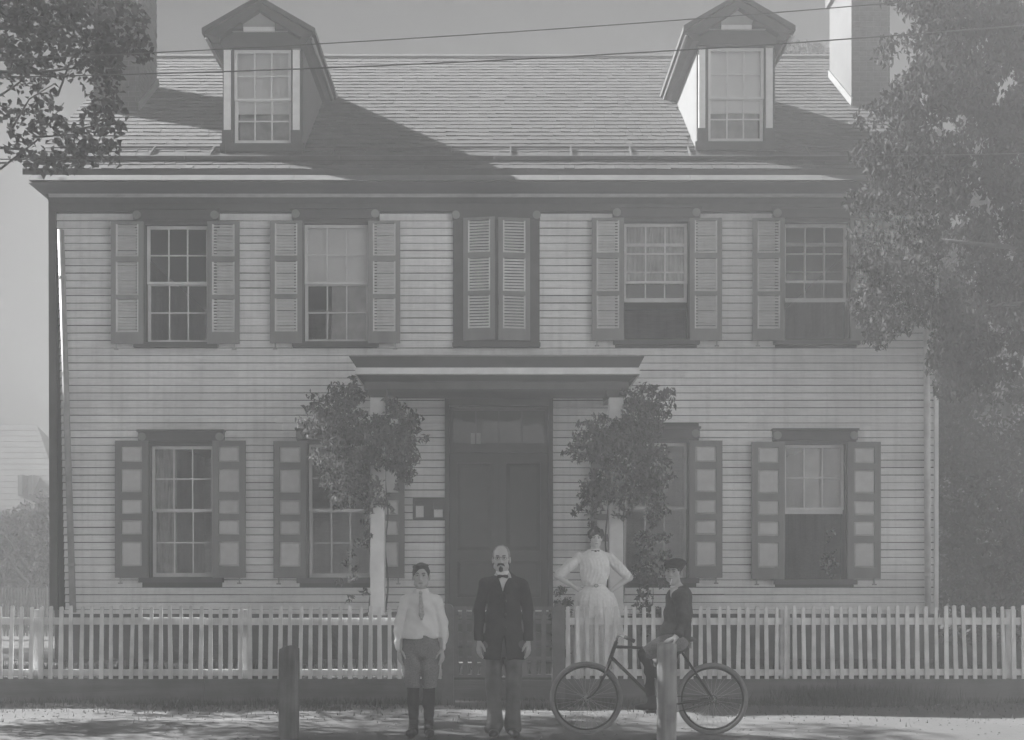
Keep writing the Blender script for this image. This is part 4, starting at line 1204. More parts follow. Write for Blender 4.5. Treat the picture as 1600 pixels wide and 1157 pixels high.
# ================================================================== PEOPLE: signed distance fields turned into one continuous surface each
class Field:
    def __init__(s, lo, hi, vox):
        s.lo = np.array(lo, float); s.vox = vox
        s.n = np.ceil((np.array(hi)-s.lo)/vox).astype(int)+1
        s.F = np.full(s.n, 9.0, np.float32)
        s.ax = [s.lo[i]+np.arange(s.n[i])*vox for i in range(3)]
    def _sl(s, lo, hi):
        a = np.clip(np.floor((np.array(lo)-s.lo)/s.vox).astype(int), 0, s.n); b = np.clip(np.ceil((np.array(hi)-s.lo)/s.vox).astype(int)+1, 0, s.n)
        return tuple(slice(i, j) for i, j in zip(a, b))
    def _put(s, lo, hi, fn, k, sub):
        m = max(k, .0)+3*s.vox
        sl = s._sl(np.array(lo)-m, np.array(hi)+m)
        x = s.ax[0][sl[0]][:, None, None]; y = s.ax[1][sl[1]][None, :, None]; z = s.ax[2][sl[2]][None, None, :]
        if 0 in (x.size, y.size, z.size): return
        d = fn(x, y, z).astype(np.float32); A = s.F[sl]
        if sub:
            d = -d
            if k > 0: h = np.maximum(k-np.abs(A-d), 0)/k; s.F[sl] = np.maximum(A, d)+h*h*k*.25
            else: s.F[sl] = np.maximum(A, d)
        else:
            if k > 0: h = np.maximum(k-np.abs(A-d), 0)/k; s.F[sl] = np.minimum(A, d)-h*h*k*.25
            else: s.F[sl] = np.minimum(A, d)
    def ell(s, c, r, k=.02, sub=False, rot=0):
        c = np.array(c, float); r = np.array(r, float)
        ca, sa = math.cos(rot), math.sin(rot)
        def fn(x, y, z):
            X_, Y_, Z_ = x-c[0], y-c[1], z-c[2]
            if rot: X_, Y_ = X_*ca+Y_*sa, -X_*sa+Y_*ca
            q = np.sqrt((X_/r[0])**2+(Y_/r[1])**2+(Z_/r[2])**2)
            g = np.sqrt((X_/r[0]**2)**2+(Y_/r[1]**2)**2+(Z_/r[2]**2)**2)+1e-6
            return q*(q-1)/g
        R = max(r[0], r[1]) if rot else 0
        rr = np.array([max(r[0], R), max(r[1], R), r[2]])
        s._put(c-rr, c+rr, fn, k, sub); return s
    def cap(s, a, b, ra, rb, k=.02, sx=1.0, sy=1.0, sub=False):
        """tapered capsule; sx, sy widen it across the picture or in depth"""
        a = np.array(a, float); b = np.array(b, float); ab = b-a
        S = np.array([sx, sy, 1.0]); abs_ = ab/S; L2 = float((abs_**2).sum())+1e-9
        def fn(x, y, z):
            px_, py_, pz_ = (x-a[0])/sx, (y-a[1])/sy, z-a[2]
            t = np.clip((px_*abs_[0]+py_*abs_[1]+pz_*abs_[2])/L2, 0, 1)
            d = np.sqrt((px_-abs_[0]*t)**2+(py_-abs_[1]*t)**2+(pz_-abs_[2]*t)**2)
            return (d-(ra+(rb-ra)*t))*min(1, sx, sy)
        R = max(ra, rb)*np.array([sx, sy, 1]); s._put(np.minimum(a, b)-R, np.maximum(a, b)+R, fn, k, sub); return s
    def chain(s, pts, rad, k=.02, sx=1.0, sy=1.0):
        for i in range(len(pts)-1): s.cap(pts[i], pts[i+1], rad[i], rad[i+1], k, sx, sy)
        return s
    def box(s, lo, hi, sub=True, k=0):
        lo = np.array(lo, float); hi = np.array(hi, float); c = (lo+hi)/2; h = (hi-lo)/2
        def fn(x, y, z):
            return np.maximum(np.maximum(np.abs(x-c[0])-h[0], np.abs(y-c[1])-h[1]), np.abs(z-c[2])-h[2])
        s._put(lo, hi, fn, k, sub); return s
    def fn(s, lo, hi, f, k=0, sub=False): s._put(lo, hi, f, k, sub); return s
    def wrinkle(s, f):
        x = s.ax[0][:, None, None]; y = s.ax[1][None, :, None]; z = s.ax[2][None, None, :]
        near = np.abs(s.F) < .05
        w = np.broadcast_to(f(x, y, z), s.F.shape)
        s.F = np.where(near, s.F+w, s.F).astype(np.float32); return s
    def mesh(s, name, m, smooth_it=1):
        Fd = s.F; I = Fd < 0
        n = np.array(Fd.shape)
        cs = [I[dx:n[0]-1+dx, dy:n[1]-1+dy, dz:n[2]-1+dz] for dx in (0,1) for dy in (0,1) for dz in (0,1)]
        act = np.logical_or.reduce(cs) & ~np.logical_and.reduce(cs)
        idx = np.argwhere(act)
        num = np.full(act.shape, -1, np.int64); num[act] = np.arange(len(idx))
        P = np.zeros((len(idx), 3)); cnt = np.zeros(len(idx))
        corners = [(a,b,c) for a in (0,1) for b in (0,1) for c in (0,1)]
        for a in corners:
            for ax in range(3):
                if a[ax]: continue
                b = list(a); b[ax] = 1
                ia = idx+np.array(a); ib = idx+np.array(b)
                fa = Fd[ia[:,0],ia[:,1],ia[:,2]]; fb = Fd[ib[:,0],ib[:,1],ib[:,2]]
                cr = (fa < 0) != (fb < 0)
                t = np.where(cr, fa/(fa-fb+1e-12), 0)
                pt = ia.astype(float); pt[:, ax] += t
                P[cr] += pt[cr]; cnt[cr] += 1
        V = s.lo+P/cnt[:, None]*s.vox
        Q = []
        for ax in range(3):
            sl0 = [slice(1, -1)]*3; sl0[ax] = slice(0, -1); sl1 = list(sl0); sl1[ax] = slice(1, None)
            A, B = I[tuple(sl0)], I[tuple(sl1)]
            e = np.argwhere(A != B); off = np.array([1,1,1]); off[ax] = 0; e = e+off
            u, v = [(1,2),(2,0),(0,1)][ax]
            du = np.zeros(3, int); du[u] = 1; dv = np.zeros(3, int); dv[v] = 1
            c00, c10, c11, c01 = e-du-dv, e-dv, e, e-du
            g = lambda c: num[c[:,0],c[:,1],c[:,2]]
            q = np.stack([g(c00), g(c10), g(c11), g(c01)], 1)
            flip = ~I[e[:,0],e[:,1],e[:,2]]
            q[flip] = q[flip][:, ::-1]
            Q.append(q)
        Q = np.concatenate(Q); Q = Q[(Q >= 0).all(1)]
        for _ in range(smooth_it):
            acc = np.zeros_like(V); c = np.zeros(len(V))
            for i in range(4):
                for j in (1, 3):
                    np.add.at(acc, Q[:, i], V[Q[:, (i+j) % 4]]); np.add.at(c, Q[:, i], 1)
            V = .5*V+.5*acc/np.maximum(c, 1)[:, None]
        me = bpy.data.meshes.new(name)
        me.vertices.add(len(V)); me.vertices.foreach_set('co', V.astype(np.float32).ravel())
        me.loops.add(len(Q)*4); me.loops.foreach_set('vertex_index', Q.astype(np.int32).ravel())
        me.polygons.add(len(Q)); me.polygons.foreach_set('loop_start', (np.arange(len(Q))*4).astype(np.int32))
        me.polygons.foreach_set('use_smooth', np.ones(len(Q), bool))
        me.materials.append(m); me.update(); me.validate()
        return me

class Frame:
    """head frame: turns local head coordinates (x right of the picture, -y out of the face, z up) into person coordinates"""
    def __init__(s, o, yaw=0, tilt=0, k=1.0): s.o = np.array(o, float); s.yaw = yaw; s.k = k; s.t = tilt
    def __call__(s, x, y, z):
        x, y, z = x*s.k, y*s.k, z*s.k
        y, z = y*math.cos(s.t)-z*math.sin(s.t), y*math.sin(s.t)+z*math.cos(s.t)
        c, n = math.cos(s.yaw), math.sin(s.yaw)
        return s.o+np.array([x*c-y*n, x*n+y*c, z])
def head(f, H, lean=1.0, jaw=1.0):
    e = lambda c, r, k=.015, sub=False: f.ell(H(*c), np.array(r)*H.k, k*H.k, sub, H.yaw)
    e((0,.014,.034), (.073,.092,.080), .02)
    e((0,-.020,-.020), (.062*lean,.070,.082), .02)
    e((0,-.036,-.074), (.046*jaw,.046,.036), .02)
    e((0,-.066,-.097), (.021*jaw,.018,.017), .02)
    for s in (-1, 1):
        e((s*.043,-.052,-.022), (.021,.022,.021), .018)
        e((s*.052*jaw,-.008,-.070), (.016,.03,.022), .02)
        e((s*.029,-.094,.003), (.0185,.013,.0105), .008, True)
        e((s*.026,-.079,.021), (.026,.012,.008), .010)
        e((s*.075,.016,-.012), (.009,.019,.032), .006)
    f.cap(H(0,-.084,.008), H(0,-.104,-.030), .0075*H.k, .0115*H.k, .008*H.k)
    for s in (-1, 1): e((s*.0115,-.096,-.036), (.008,.010,.007), .006)
    e((0,-.086,-.060), (.023,.010,.0055), .006); e((0,-.083,-.070), (.019,.010,.006), .006)
    f.cap(H(-.020,-.098,-.0645), H(.020,-.098,-.0645), .0022*H.k, .0022*H.k, .003, sub=True)
def face_parts(root, H, base, iris=True, brow='brow', lip=True, gaze=(0,0)):
    for s in (-1, 1):
        mb = MB(); r = .0125*H.k
        c = H(s*.0295,-.0795,.0025)
        n, mrows = 12, 8
        vs = [(c[0]+r*math.sin(math.pi*i/mrows)*math.cos(2*math.pi*j/n), c[1]+r*math.sin(math.pi*i/mrows)*math.sin(2*math.pi*j/n), c[2]+r*math.cos(math.pi*i/mrows)) for i in range(1, mrows) for j in range(n)]
        fs = [(i*n+j, (i+1)*n+j, (i+1)*n+(j+1)%n, i*n+(j+1)%n) for i in range(mrows-2) for j in range(n)]
        fs += [tuple(range(n)), tuple((mrows-2)*n+j for j in range(n))[::-1]]
        mb.add(vs, fs)
        ic = H(s*.0295+gaze[0],-.0795-.0095,.0035+gaze[1]); d = H(s*.0295+gaze[0],-.0795-.0130,.0035+gaze[1])
        mb.tube([ic, d], [.0058*H.k, .0045*H.k], 12, 1)
        obj('eye', mb.mesh('eye', [M['eye'], M['iris']], True), None, root, base)
        mb = MB()
        P = [H(s*x, y, z) for x, y, z in ((.012,-.094,.021),(.024,-.096,.026),(.038,-.088,.026),(.050,-.074,.019))]
        mb.tube(P, [.0035*H.k, .005*H.k, .0048*H.k, .0025*H.k], 6); obj('eyebrow', mb, M[brow], root, base, True)
        mb = MB()   # upper lid and lashes
        P = [H(s*x, y, z) for x, y, z in ((.015,-.0885,.006),(.024,-.0935,.0105),(.034,-.0915,.0105),(.045,-.083,.005))]
        mb.tube(P, [.0012*H.k, .0020*H.k, .0020*H.k, .0012*H.k], 5); obj('eyelid', mb, M[brow], root, base, True)
    if lip:
        mb = MB(); P = [H(x, y, z) for x, y, z in ((-.022,-.087,-.0645),(-.010,-.0945,-.0635),(0,-.096,-.0645),(.010,-.0945,-.0635),(.022,-.087,-.0645))]
        mb.tube(P, [.0015*H.k, .004*H.k, .0042*H.k, .004*H.k, .0015*H.k], 6); obj('mouth', mb, M['lip'], root, base, True)
def hand(f, w, d, nrm, thumb, size=1.0, curl=.5, spread=.06):
    """hand at wrist w pointing along d; nrm = out of the back of the hand; thumb = side of the palm the thumb leaves from"""
    w = Vector(w); d = Vector(d).normalized(); nrm = Vector(nrm); nrm = (nrm-d*nrm.dot(d)).normalized(); sd = Vector(thumb); sd = (sd-d*sd.dot(d)-nrm*sd.dot(nrm)).normalized()
    S = size
    for t, o in ((.02,-.022),(.02,.0),(.02,.022)):
        f.cap(w+d*.01*S+sd*o*.5*S, w+d*.088*S+sd*o*1.25*S, .014*S, .0125*S, .012*S)
    tips = []
    for i, (o, L) in enumerate(((.030,.072),(.010,.082),(-.010,.076),(-.029,.058))):
        k = w+d*.088*S+sd*o*S
        dd = (d+sd*o*spread*30).normalized(); p = [k]; ang = curl*(.55+.12*i)
        for j, q in enumerate((.44,.32,.24)):
            a = ang*(j+.6); v = dd*math.cos(a)-nrm*math.sin(a); p.append(p[-1]+v*L*q*S)
        f.chain(p, [.0098*S,.0090*S,.0082*S,.0072*S], .004*S); tips.append(p[-1])
    tb = w+d*.022*S+sd*.022*S
    p = [tb, tb+(d*.55+sd*.75-nrm*.15).normalized()*.040*S]
    p.append(p[-1]+(d*.85+sd*.35-nrm*.35).normalized()*.034*S); p.append(p[-1]+(d*.95+sd*.05-nrm*.4).normalized()*.026*S)
    f.chain(p, [.014*S,.0118*S,.0102*S,.008*S], .008*S)
    return tips
def cloth_noise(a, fx_=1.0, seed=0):
    r = random.Random(seed); T = [(r.uniform(8,22)*fx_, r.uniform(6,18)*fx_, r.uniform(8,26)*fx_, r.uniform(0,6.28)) for _ in range(5)]
    def f(x, y, z):
        s = 0
        for (p, q, u, ph) in T: s = s+np.sin(p*x+q*y+u*z+ph+1.3*np.sin(u*.4*z+p*.5*x))
        return a*s/2.2
    return f
def shell_hair(H, name, root, base, m, cuts, extra=(), grow=.010, vox=.0045, sway=.004, strand=260):
    o = H.o; f = Field(o-.17*H.k, o+.17*H.k, vox)
    f.ell(H(0,.016,.036), np.array((.073+grow,.092+grow,.080+grow))*H.k, 0, False, H.yaw)
    for c, r in extra: f.ell(H(*c), np.array(r)*H.k, .012, False, H.yaw)
    for c, r in cuts: f.ell(H(*c), np.array(r)*H.k, .006, True, H.yaw)
    f.wrinkle(lambda x, y, z: sway*np.sin(strand*(x-o[0])+40*(z-o[2])+6*np.sin(30*(y-o[1])))*.5+sway*.6*np.sin(90*(x-o[0])-70*(z-o[2])+50*(y-o[1])))
    return obj(name, f.mesh(name, m), None, root, base)

def person(label, base, group=None): return None
PV = .0048

# ---------------------------------------------------------------- boy in the white shirt
YB_ = 11.32
base = Vector((X(658, YB_), YB_, 0.0))
bx = 0.0
f = Field((-.34,-.26,-.02), (.34,.24,1.64), PV)
Hb = Frame((.0,-.005,1.468), 0.0, 0.0, 1.02)
head(f, Hb, .95, .95)
f.cap((0,.022,1.27),(0,.012,1.40),.048,.046,.012)
f.chain([(-.09,.02,1.225),(0,.025,1.245),(.09,.02,1.225)],[.045,.055,.045],.03,1,.85)
f.chain([(0,.02,1.19),(0,.02,1.05),(0,.015,.90),(0,.015,.83)],[.100,.095,.095,.110],.05,1.15,.75)
for s in (-1, 1):
    f.chain([(s*.140,.02,1.225),(s*.198,.02,1.01),(s*.192,-.025,.815)],[.044,.034,.024],.02)
    f.chain([(s*.078,.01,.83),(s*.072,0,.45),(s*.068,.015,.10)],[.078,.050,.036],.02)
    f.ell((s*.080,-.055,.030),(.037,.115,.030),.02)
    hand(f, (s*.190,-.025,.800), (s*.05,-.10,-1), (s*.8,-.5,0), (-s*.3,-1,0), .90, .42)
b1 = obj('person', f.mesh('person', M['skin']), None, None, base)
tag(b1, 'boy in a white shirt, pale tie and grey knee breeches standing stiffly with arms down', 'person')
face_parts(b1, Hb, base)
shell_hair(Hb, 'hair', b1, base, M['hair'], [((.014,-.090,-.026),(.068,.078,.094)),((0,-.02,-.115),(.12,.16,.100)),((.0,-.03,-.05),(.10,.045,.06))],
           [((-.034,-.058,.082),(.040,.028,.020)),((.030,-.040,.096),(.04,.036,.018))], .006, sway=.002, strand=180)
f = Field((-.34,-.22,.72), (.34,.22,1.42), .006)
f.chain([(-.118,.02,1.238),(0,.02,1.262),(.118,.02,1.238)],[.058,.066,.058],.05,1,.9)
f.chain([(0,.015,1.20),(0,.010,1.05),(0,.005,.945),(0,.005,.912)],[.112,.116,.140,.134],.03,1.18,.82)
f.cap((0,.022,1.27),(0,.012,1.335),.058,.056,.02)
for s in (-1, 1): f.chain([(s*.142,.02,1.236),(s*.202,.02,1.03),(s*.200,-.012,.87)],[.056,.050,.045],.014); f.cap((s*.199,-.020,.855),(s*.194,-.026,.812),.036,.035,.004)
f.box((-.4,-.3,.70),(.4,.3,.885)) if False else f.fn((-.160,-.3,.70),(.160,.3,.893), lambda x,y,z: z-.893+0*x+0*y, .012, True)
f.box((-.4,-.3,1.338),(.4,.3,1.5))
f.wrinkle(cloth_noise(.0060, 1.5, 3))
obj('shirt', f.mesh('shirt', M['shirt'], 1), None, b1, base)
mb = MB()       # turned-down collar
for s in (-1, 1):
    P0 = []
    n = 10
    for i in range(n+1):
        a = math.pi/2 - s*math.pi*i/n
        P0.append((s*abs(.066*math.sin(math.pi*i/n)), .014+.070*math.cos(math.pi*i/n)))
    vs = []
    for i, (x, y) in enumerate(P0):
        dr = .026+.016*(i/n)**3
        vs += [(x*.94, y*.94, 1.366-.020*(i/n)), (x*1.12+s*.014*(i/n)**3, y*1.10-.004, 1.360-dr-.022*(i/n))]
    mb.add(vs, [(2*i, 2*i+1, 2*i+3, 2*i+2) if s > 0 else (2*i+2, 2*i+3, 2*i+1, 2*i) for i in range(n)])
    mb.add([(x*.985, y*.985, z) for x, y, z in vs], [(2*i+2, 2*i+3, 2*i+1, 2*i) if s > 0 else (2*i, 2*i+1, 2*i+3, 2*i+2) for i in range(n)])
obj('collar', mb, M['shirt'], b1, base, True)
f = Field((-.06,-.22,1.0), (.06,0,1.36), .004)
f.ell((0,-.073,1.318),(.017,.014,.015),.01); f.chain([(0,-.074,1.30),(.006,-.100,1.20),(.010,-.112,1.12),(.012,-.114,1.075)],[.013,.019,.023,.012],.01,1,.55)
obj('necktie', f.mesh('necktie', M['tie']), None, b1, base)
f = Field((-.28,-.24,.38), (.28,.24,.98), .006)
f.chain([(0,.01,.93),(0,.012,.82)],[.138,.142],.05,1.16,.80)
for s in (-1, 1): f.chain([(s*.084,.01,.80),(s*.084,.002,.62),(s*.078,-.004,.475)],[.094,.087,.070],.022,1.0,1.0)
f.box((-.4,-.3,.36),(.4,.3,.440)); f.box((-.4,-.3,.925),(.4,.3,1.2))
f.wrinkle(cloth_noise(.0055, 1.2, 4))
obj('knee_breeches', f.mesh('knee_breeches', M['knick'], 1), None, b1, base)
for s in (-1, 1):
    f = Field((s*.075-.12,-.12,.04), (s*.075+.12,.12,.52), .005)
    f.chain([(s*.076,.0,.50),(s*.073,.0,.44),(s*.073,.012,.32),(s*.070,.014,.20),(s*.069,.015,.07)],[.058,.052,.056,.044,.040],.02)
    obj('stocking', f.mesh('stocking', M['stock']), None, b1, base)
    f = Field((s*.08-.09,-.22,-.02), (s*.08+.09,.12,.20), .005)
    f.cap((s*.070,.015,.14),(s*.070,.018,.05),.046,.044,.02); f.ell((s*.084,-.070,.030),(.044,.115,.040),.03); f.ell((s*.072,.03,.03),(.042,.05,.035),.02); f.ell((s*.092,-.135,.036),(.040,.045,.034),.02)
    f.box((-.4,-.4,-.1),(.4,.4,.002)); f.box((-.4,-.4,.145),(.4,.4,.3))
    f.wrinkle(cloth_noise(.002, 2.2, 5))
    bt = obj('boot', f.mesh('boot', M['boot']), None, b1, base)
    mb = MB()
    for i in range(4): mb.tube([(s*.072-.02,-.034-.022*i,.115-.016*i),(s*.074+.02,-.036-.022*i,.113-.016*i)], .0035, 5)
    o = obj('lace', mb, M['metal'], bt, base)

# ---------------------------------------------------------------- man in the dark suit
YM = 11.34
base = Vector((X(787, YM), YM, 0.0))
f = Field((-.40,-.28,-.02), (.40,.26,1.78), PV)
Hm = Frame((-.022,-.005,1.628), -.05, 0.0, 1.05)
head(f, Hm, .98, 1.0)
f.cap((-.005,.03,1.44),(-.018,.015,1.55),.060,.056,.02)
f.chain([(-.13,.02,1.385),(0,.03,1.41),(.13,.02,1.385)],[.062,.07,.062],.04,1,.85)
f.chain([(0,.02,1.36),(0,.02,1.15),(0,.015,.95)],[.115,.11,.115],.05,1.15,.75)
for s in (-1, 1):
    f.chain([(s*.175,.02,1.385),(s*.222,.03,1.14),(s*.226,-.02,.895)],[.048,.038,.027],.02)
    f.chain([(s*.088,.01,.90),(s*.088,0,.49),(s*.078,.015,.10)],[.068,.048,.038],.02)
    f.ell((s*.085,-.06,.030),(.042,.13,.032),.02)
    hand(f, (s*.226,-.025,.875), (s*.02,-.12,-1), (s*.85,-.45,0), (-s*.35,-1,0), 1.02, .48)
b2 = obj('person', f.mesh('person', M['skin']), None, None, base)
tag(b2, 'thin moustached man in a dark suit and bow tie standing before the gate', 'person')
face_parts(b2, Hm, base, brow='brow')
shell_hair(Hm, 'hair', b2, base, M['hairg'], [((0,-.080,.035),(.0665,.100,.110)),((0,-.03,-.115),(.12,.16,.085)),((0,-.03,-.05),(.11,.040,.06))], [], .005, sway=.0025)
f = Field(Hm.o-.14, Hm.o+.14, .0035)
for s in (-1, 1):
    f.chain([Hm(0,-.099,-.046),Hm(s*.018,-.096,-.050),Hm(s*.034,-.082,-.066)],[.0085,.009,.004],.006)
f.ell(Hm(0,-.082,-.094),(.021,.016,.026),.01); f.ell(Hm(0,-.090,-.078),(.010,.006,.012),.006)
f.wrinkle(lambda x, y, z: .0015*np.sin(420*(x-Hm.o[0]))+.001*np.sin(300*(z-Hm.o[2])))
obj('moustache', f.mesh('moustache', M['hair']), None, b2, base)
mb = MB()
for s in (-1, 1):
    mb.tube([Hm(s*.030+.019*math.cos(a),-.103,.001+.0145*math.sin(a)) for a in [2*math.pi*i/16 for i in range(16)]], .0014, 5, closed=True)
    mb.tube([Hm(s*.049,-.102,.005), Hm(s*.070,-.06,.004), Hm(s*.078,.01,.004)], .0013, 5)
mb.tube([Hm(-.011,-.104,.005),Hm(0,-.107,.009),Hm(.011,-.104,.005)], .0014, 5)
obj('spectacles', mb, M['metal'], b2, base, True)
# shirt front and stiff collar
f = Field((-.14,-.24,1.15), (.14,.16,1.58), .005)
f.cap((-.003,.026,1.42),(-.012,.016,1.515),.066,.061,.02); f.chain([(0,.0,1.39),(0,-.0,1.26)],[.085,.070],.03,1,.85)
f.box((-.3,-.3,1.516),(.3,.3,1.7)); f.ell((-.012,-.06,1.56),(.030,.05,.045),.01,True)
obj('shirt_front', f.mesh('shirt_front', M['shirt']), None, b2, base)
f = Field((-.10,-.20,1.40), (.08,.0,1.52), .0035)
for s in (-1, 1): f.chain([(-.010,-.072,1.468),(-.010+s*.020,-.074,1.467),(-.010+s*.036,-.066,1.464)],[.008,.013,.017],.005,1,.6)
f.ell((-.010,-.078,1.467),(.010,.009,.010),.004)
obj('bow_tie', f.mesh('bow_tie', M['suit']), None, b2, base)
f = Field((-.40,-.28,.62), (.40,.28,1.54), .006)
f.chain([(-.150,.02,1.385),(0,.025,1.42),(.150,.02,1.385)],[.066,.080,.066],.05,1,.95)
f.chain([(0,.015,1.33),(0,.012,1.12),(0,.010,.92),(0,.010,.70)],[.136,.132,.148,.160],.03,1.18,.88)
f.chain([(-.05,.05,1.44),(0,.055,1.48),(.05,.05,1.44)],[.05,.05,.05],.03)
for s in (-1, 1): f.chain([(s*.172,.02,1.383),(s*.226,.03,1.15),(s*.230,-.012,.885)],[.062,.054,.043],.012)
# neckline and the parting of the skirts
f.fn((-.12,-.3,1.30),(.12,.0,1.56), lambda x,y,z: np.maximum(np.abs(x+.008)-(z-1.315)*.32+0*y, y+.0), .006, True)
f.cap((-.01,.012,1.46),(-.014,.010,1.62),.064,.068,.004, sub=True)
f.box((-.205,-.3,.55),(.205,.3,.700)); f.box((-.5,-.3,.55),(-.20,.3,.872)); f.box((.20,-.3,.55),(.5,.3,.872))
f.fn((-.06,-.3,.66),(.06,.0,.90), lambda x,y,z: np.maximum(np.abs(x)-(.90-z)*.16+0*y, y+.05), .004, True)
f.fn((-.02,-.3,.88),(.02,.0,1.33), lambda x,y,z: np.maximum(np.abs(x-.004)-.0025+0*z, y+.09), 0, True)
f.wrinkle(cloth_noise(.0065, 1.1, 6))
coat = obj('coat', f.mesh('coat', M['suit'], 1), None, b2, base)
mb = MB()    # lapels
for s in (-1, 1):
    T = [(s*.012-.008,-.118,1.31),(s*.062-.008,-.082,1.445),(s*.098,-.082,1.425),(s*.092,-.100,1.385),(s*.108,-.102,1.365),(s*.05,-.128,1.30)]
    T2 = [(x, y-.012, z) for x, y, z in T]
    n = len(T)
    mb.add(T+T2, [tuple(range(n)) if s < 0 else tuple(range(n))[::-1], tuple(range(n,2*n))[::-1] if s < 0 else tuple(range(n,2*n))]+[(i,(i+1)%n,n+(i+1)%n,n+i) for i in range(n)])
obj('lapel', mb, M['suit'], coat, base)
for z in (1.24, 1.12, 1.0):
    mb = MB(); mb.tube([(.018,-.128,z),(.018,-.150,z)], .011, 10); obj('button', mb, M['metal'], coat, base, True)
f = Field((-.28,-.26,.0), (.28,.26,.98), .006)
f.chain([(0,.01,.94),(0,.012,.86)],[.150,.150],.05,1.15,.80)
for s in (-1, 1): f.chain([(s*.092,.01,.85),(s*.090,.0,.50),(s*.086,.010,.28),(s*.088,-.004,.075)],[.096,.074,.068,.080],.015,1.0,1.05)
f.box((-.4,-.4,-.1),(.4,.4,.032)); f.box((-.4,-.4,.95),(.4,.4,1.2))
f.wrinkle(cloth_noise(.0060, 1.2, 7))
obj('trousers', f.mesh('trousers', M['trous'], 1), None, b2, base)
for s in (-1, 1):
    f = Field((s*.09-.10,-.25,-.02), (s*.09+.10,.12,.16), .005)
    f.cap((s*.072,.015,.12),(s*.072,.02,.05),.046,.045,.02); f.ell((s*.090,-.075,.030),(.047,.13,.040),.03); f.ell((s*.076,.035,.03),(.044,.05,.035),.02); f.ell((s*.100,-.155,.034),(.042,.045,.032),.02)
    f.box((-.4,-.4,-.1),(.4,.4,.002))
    obj('shoe', f.mesh('shoe', M['boot']), None, b2, base)

# ---------------------------------------------------------------- woman in the white dress, behind the fence
YWm = 14.58
base = Vector((X(929, YWm), YWm, .32))
f = Field((-.52,-.26,-.02), (.56,.26,1.76), PV)
Hw = Frame((.012,-.01,1.585), .06, 0.0, .97)
head(f, Hw, .95, .92)
f.cap((.004,.022,1.40),(.010,.012,1.51),.050,.046,.02)
f.chain([(-.11,.02,1.345),(0,.025,1.38),(.11,.02,1.345)],[.062,.068,.062],.04,1,.85)
f.chain([(0,.01,1.32),(0,.0,1.22),(0,.01,1.06),(0,.01,.92)],[.118,.120,.092,.14],.05,1.15,.78)
for s in (-1, 1):
    el = (-.445,.03,1.145) if s < 0 else (.415,.03,1.120)
    wr = (-.225,-.035,.995) if s < 0 else (.195,-.035,.965)
    f.chain([(s*.165,.02,1.350),(s*.30,.03,1.25),el,wr],[.055,.050,.040,.026],.02)
    f.chain([(s*.085,.01,.90),(s*.075,0,.48),(s*.065,.01,.10)],[.10,.06,.04],.02)
    f.ell((s*.07,-.06,.03),(.036,.11,.03),.02)
    d = Vector((-s*.75,-.18,-.42)) if s < 0 else Vector((-s*.72,-.22,-.42))
    hand(f, wr, d, (0,-1,.1), (s*.2,-.1,.9), .88, .55)
b3 = obj('person', f.mesh('person', M['skinw']), None, None, base)
tag(b3, 'woman in a long white dress with hands on her hips behind the fence', 'person')
face_parts(b3, Hw, base)
shell_hair(Hw, 'hair', b3, base, M['hair'], [((.0,-.098,-.035),(.061,.080,.082)),((0,-.03,-.125),(.12,.18,.080)),((0,-.05,-.05),(.11,.05,.05))],
           [((0,-.02,.092),(.066,.066,.042)),((-.066,-.030,.060),(.036,.048,.042)),((.064,-.030,.062),(.036,.048,.042)),((-.05,-.045,.088),(.036,.036,.030)),((.045,-.045,.09),(.036,.036,.030)),((0,.03,.12),(.045,.045,.03))], .012, sway=.005, strand=150)
f = Field((-.52,-.24,.95), (.52,.24,1.50), .006)
f.chain([(-.12,.02,1.345),(0,.025,1.375),(.12,.02,1.345)],[.068,.076,.068],.05,1,.9)
f.chain([(0,.005,1.32),(0,-.012,1.22),(0,-.006,1.11),(0,.008,1.045)],[.128,.136,.120,.100],.05,1.17,.80)
f.cap((.004,.022,1.38),(.007,.014,1.445),.058,.054,.02)
for s in (-1, 1):
    el = Vector((-.445,.03,1.145) if s < 0 else (.415,.03,1.120)); sh = Vector((s*.165,.02,1.350))
    f.ell((s*.178,.02,1.368),(.060,.062,.055),.02)
    q = sh.lerp(el, .86)
    f.chain([sh+Vector((s*.02,0,.0)), sh.lerp(el,.45)+Vector((0,0,.01)), q],[.062,.068,.058],.012)
    f.cap(q, sh.lerp(el,.93), .056, .050, .008)
f.box((-.1,-.3,1.452),(.1,.3,1.6)); f.box((-.3,-.3,.9),(.3,.3,1.03))
def pl(x, y, z): return .0022*np.sin(150*x+8*np.sin(9*z)+0*y)*np.clip((1.40-z)/.1, 0, 1)+.0035*np.sin(34*x+26*z+17*y)+.004*np.sin(52*np.abs(x)+60*z+9*y)*(np.abs(x)>.19)
f.wrinkle(pl)
bl = obj('blouse', f.mesh('blouse', M['dress'], 1), None, b3, base)
mb = MB()
for s in (-1, 1): mb.hexa([(.006,-.062,1.425),(.006+s*.045,-.052,1.418),(.006+s*.045,-.044,1.418),(.006,-.050,1.425),(.006,-.064,1.441),(.006+s*.048,-.054,1.444),(.006+s*.048,-.046,1.444),(.006,-.052,1.441)] if s > 0 else
                         [(.006-.045,-.052,1.418),(.006,-.062,1.425),(.006,-.050,1.425),(.006-.045,-.044,1.418),(.006-.048,-.054,1.444),(.006,-.064,1.441),(.006,-.052,1.441),(.006-.048,-.046,1.444)])
mb.tube([(-.006,-.066,1.433),(.018,-.066,1.433)], .011, 8)
obj('neck_bow', mb, M['suit'], b3, base)
f = Field((-.47,-.38,.0), (.47,.38,1.07), .007)
prof = [(1.045,.100,.085),(1.02,.126,.100),(.95,.212,.160),(.85,.262,.195),(.60,.315,.235),(.30,.355,.270),(.04,.385,.300)]
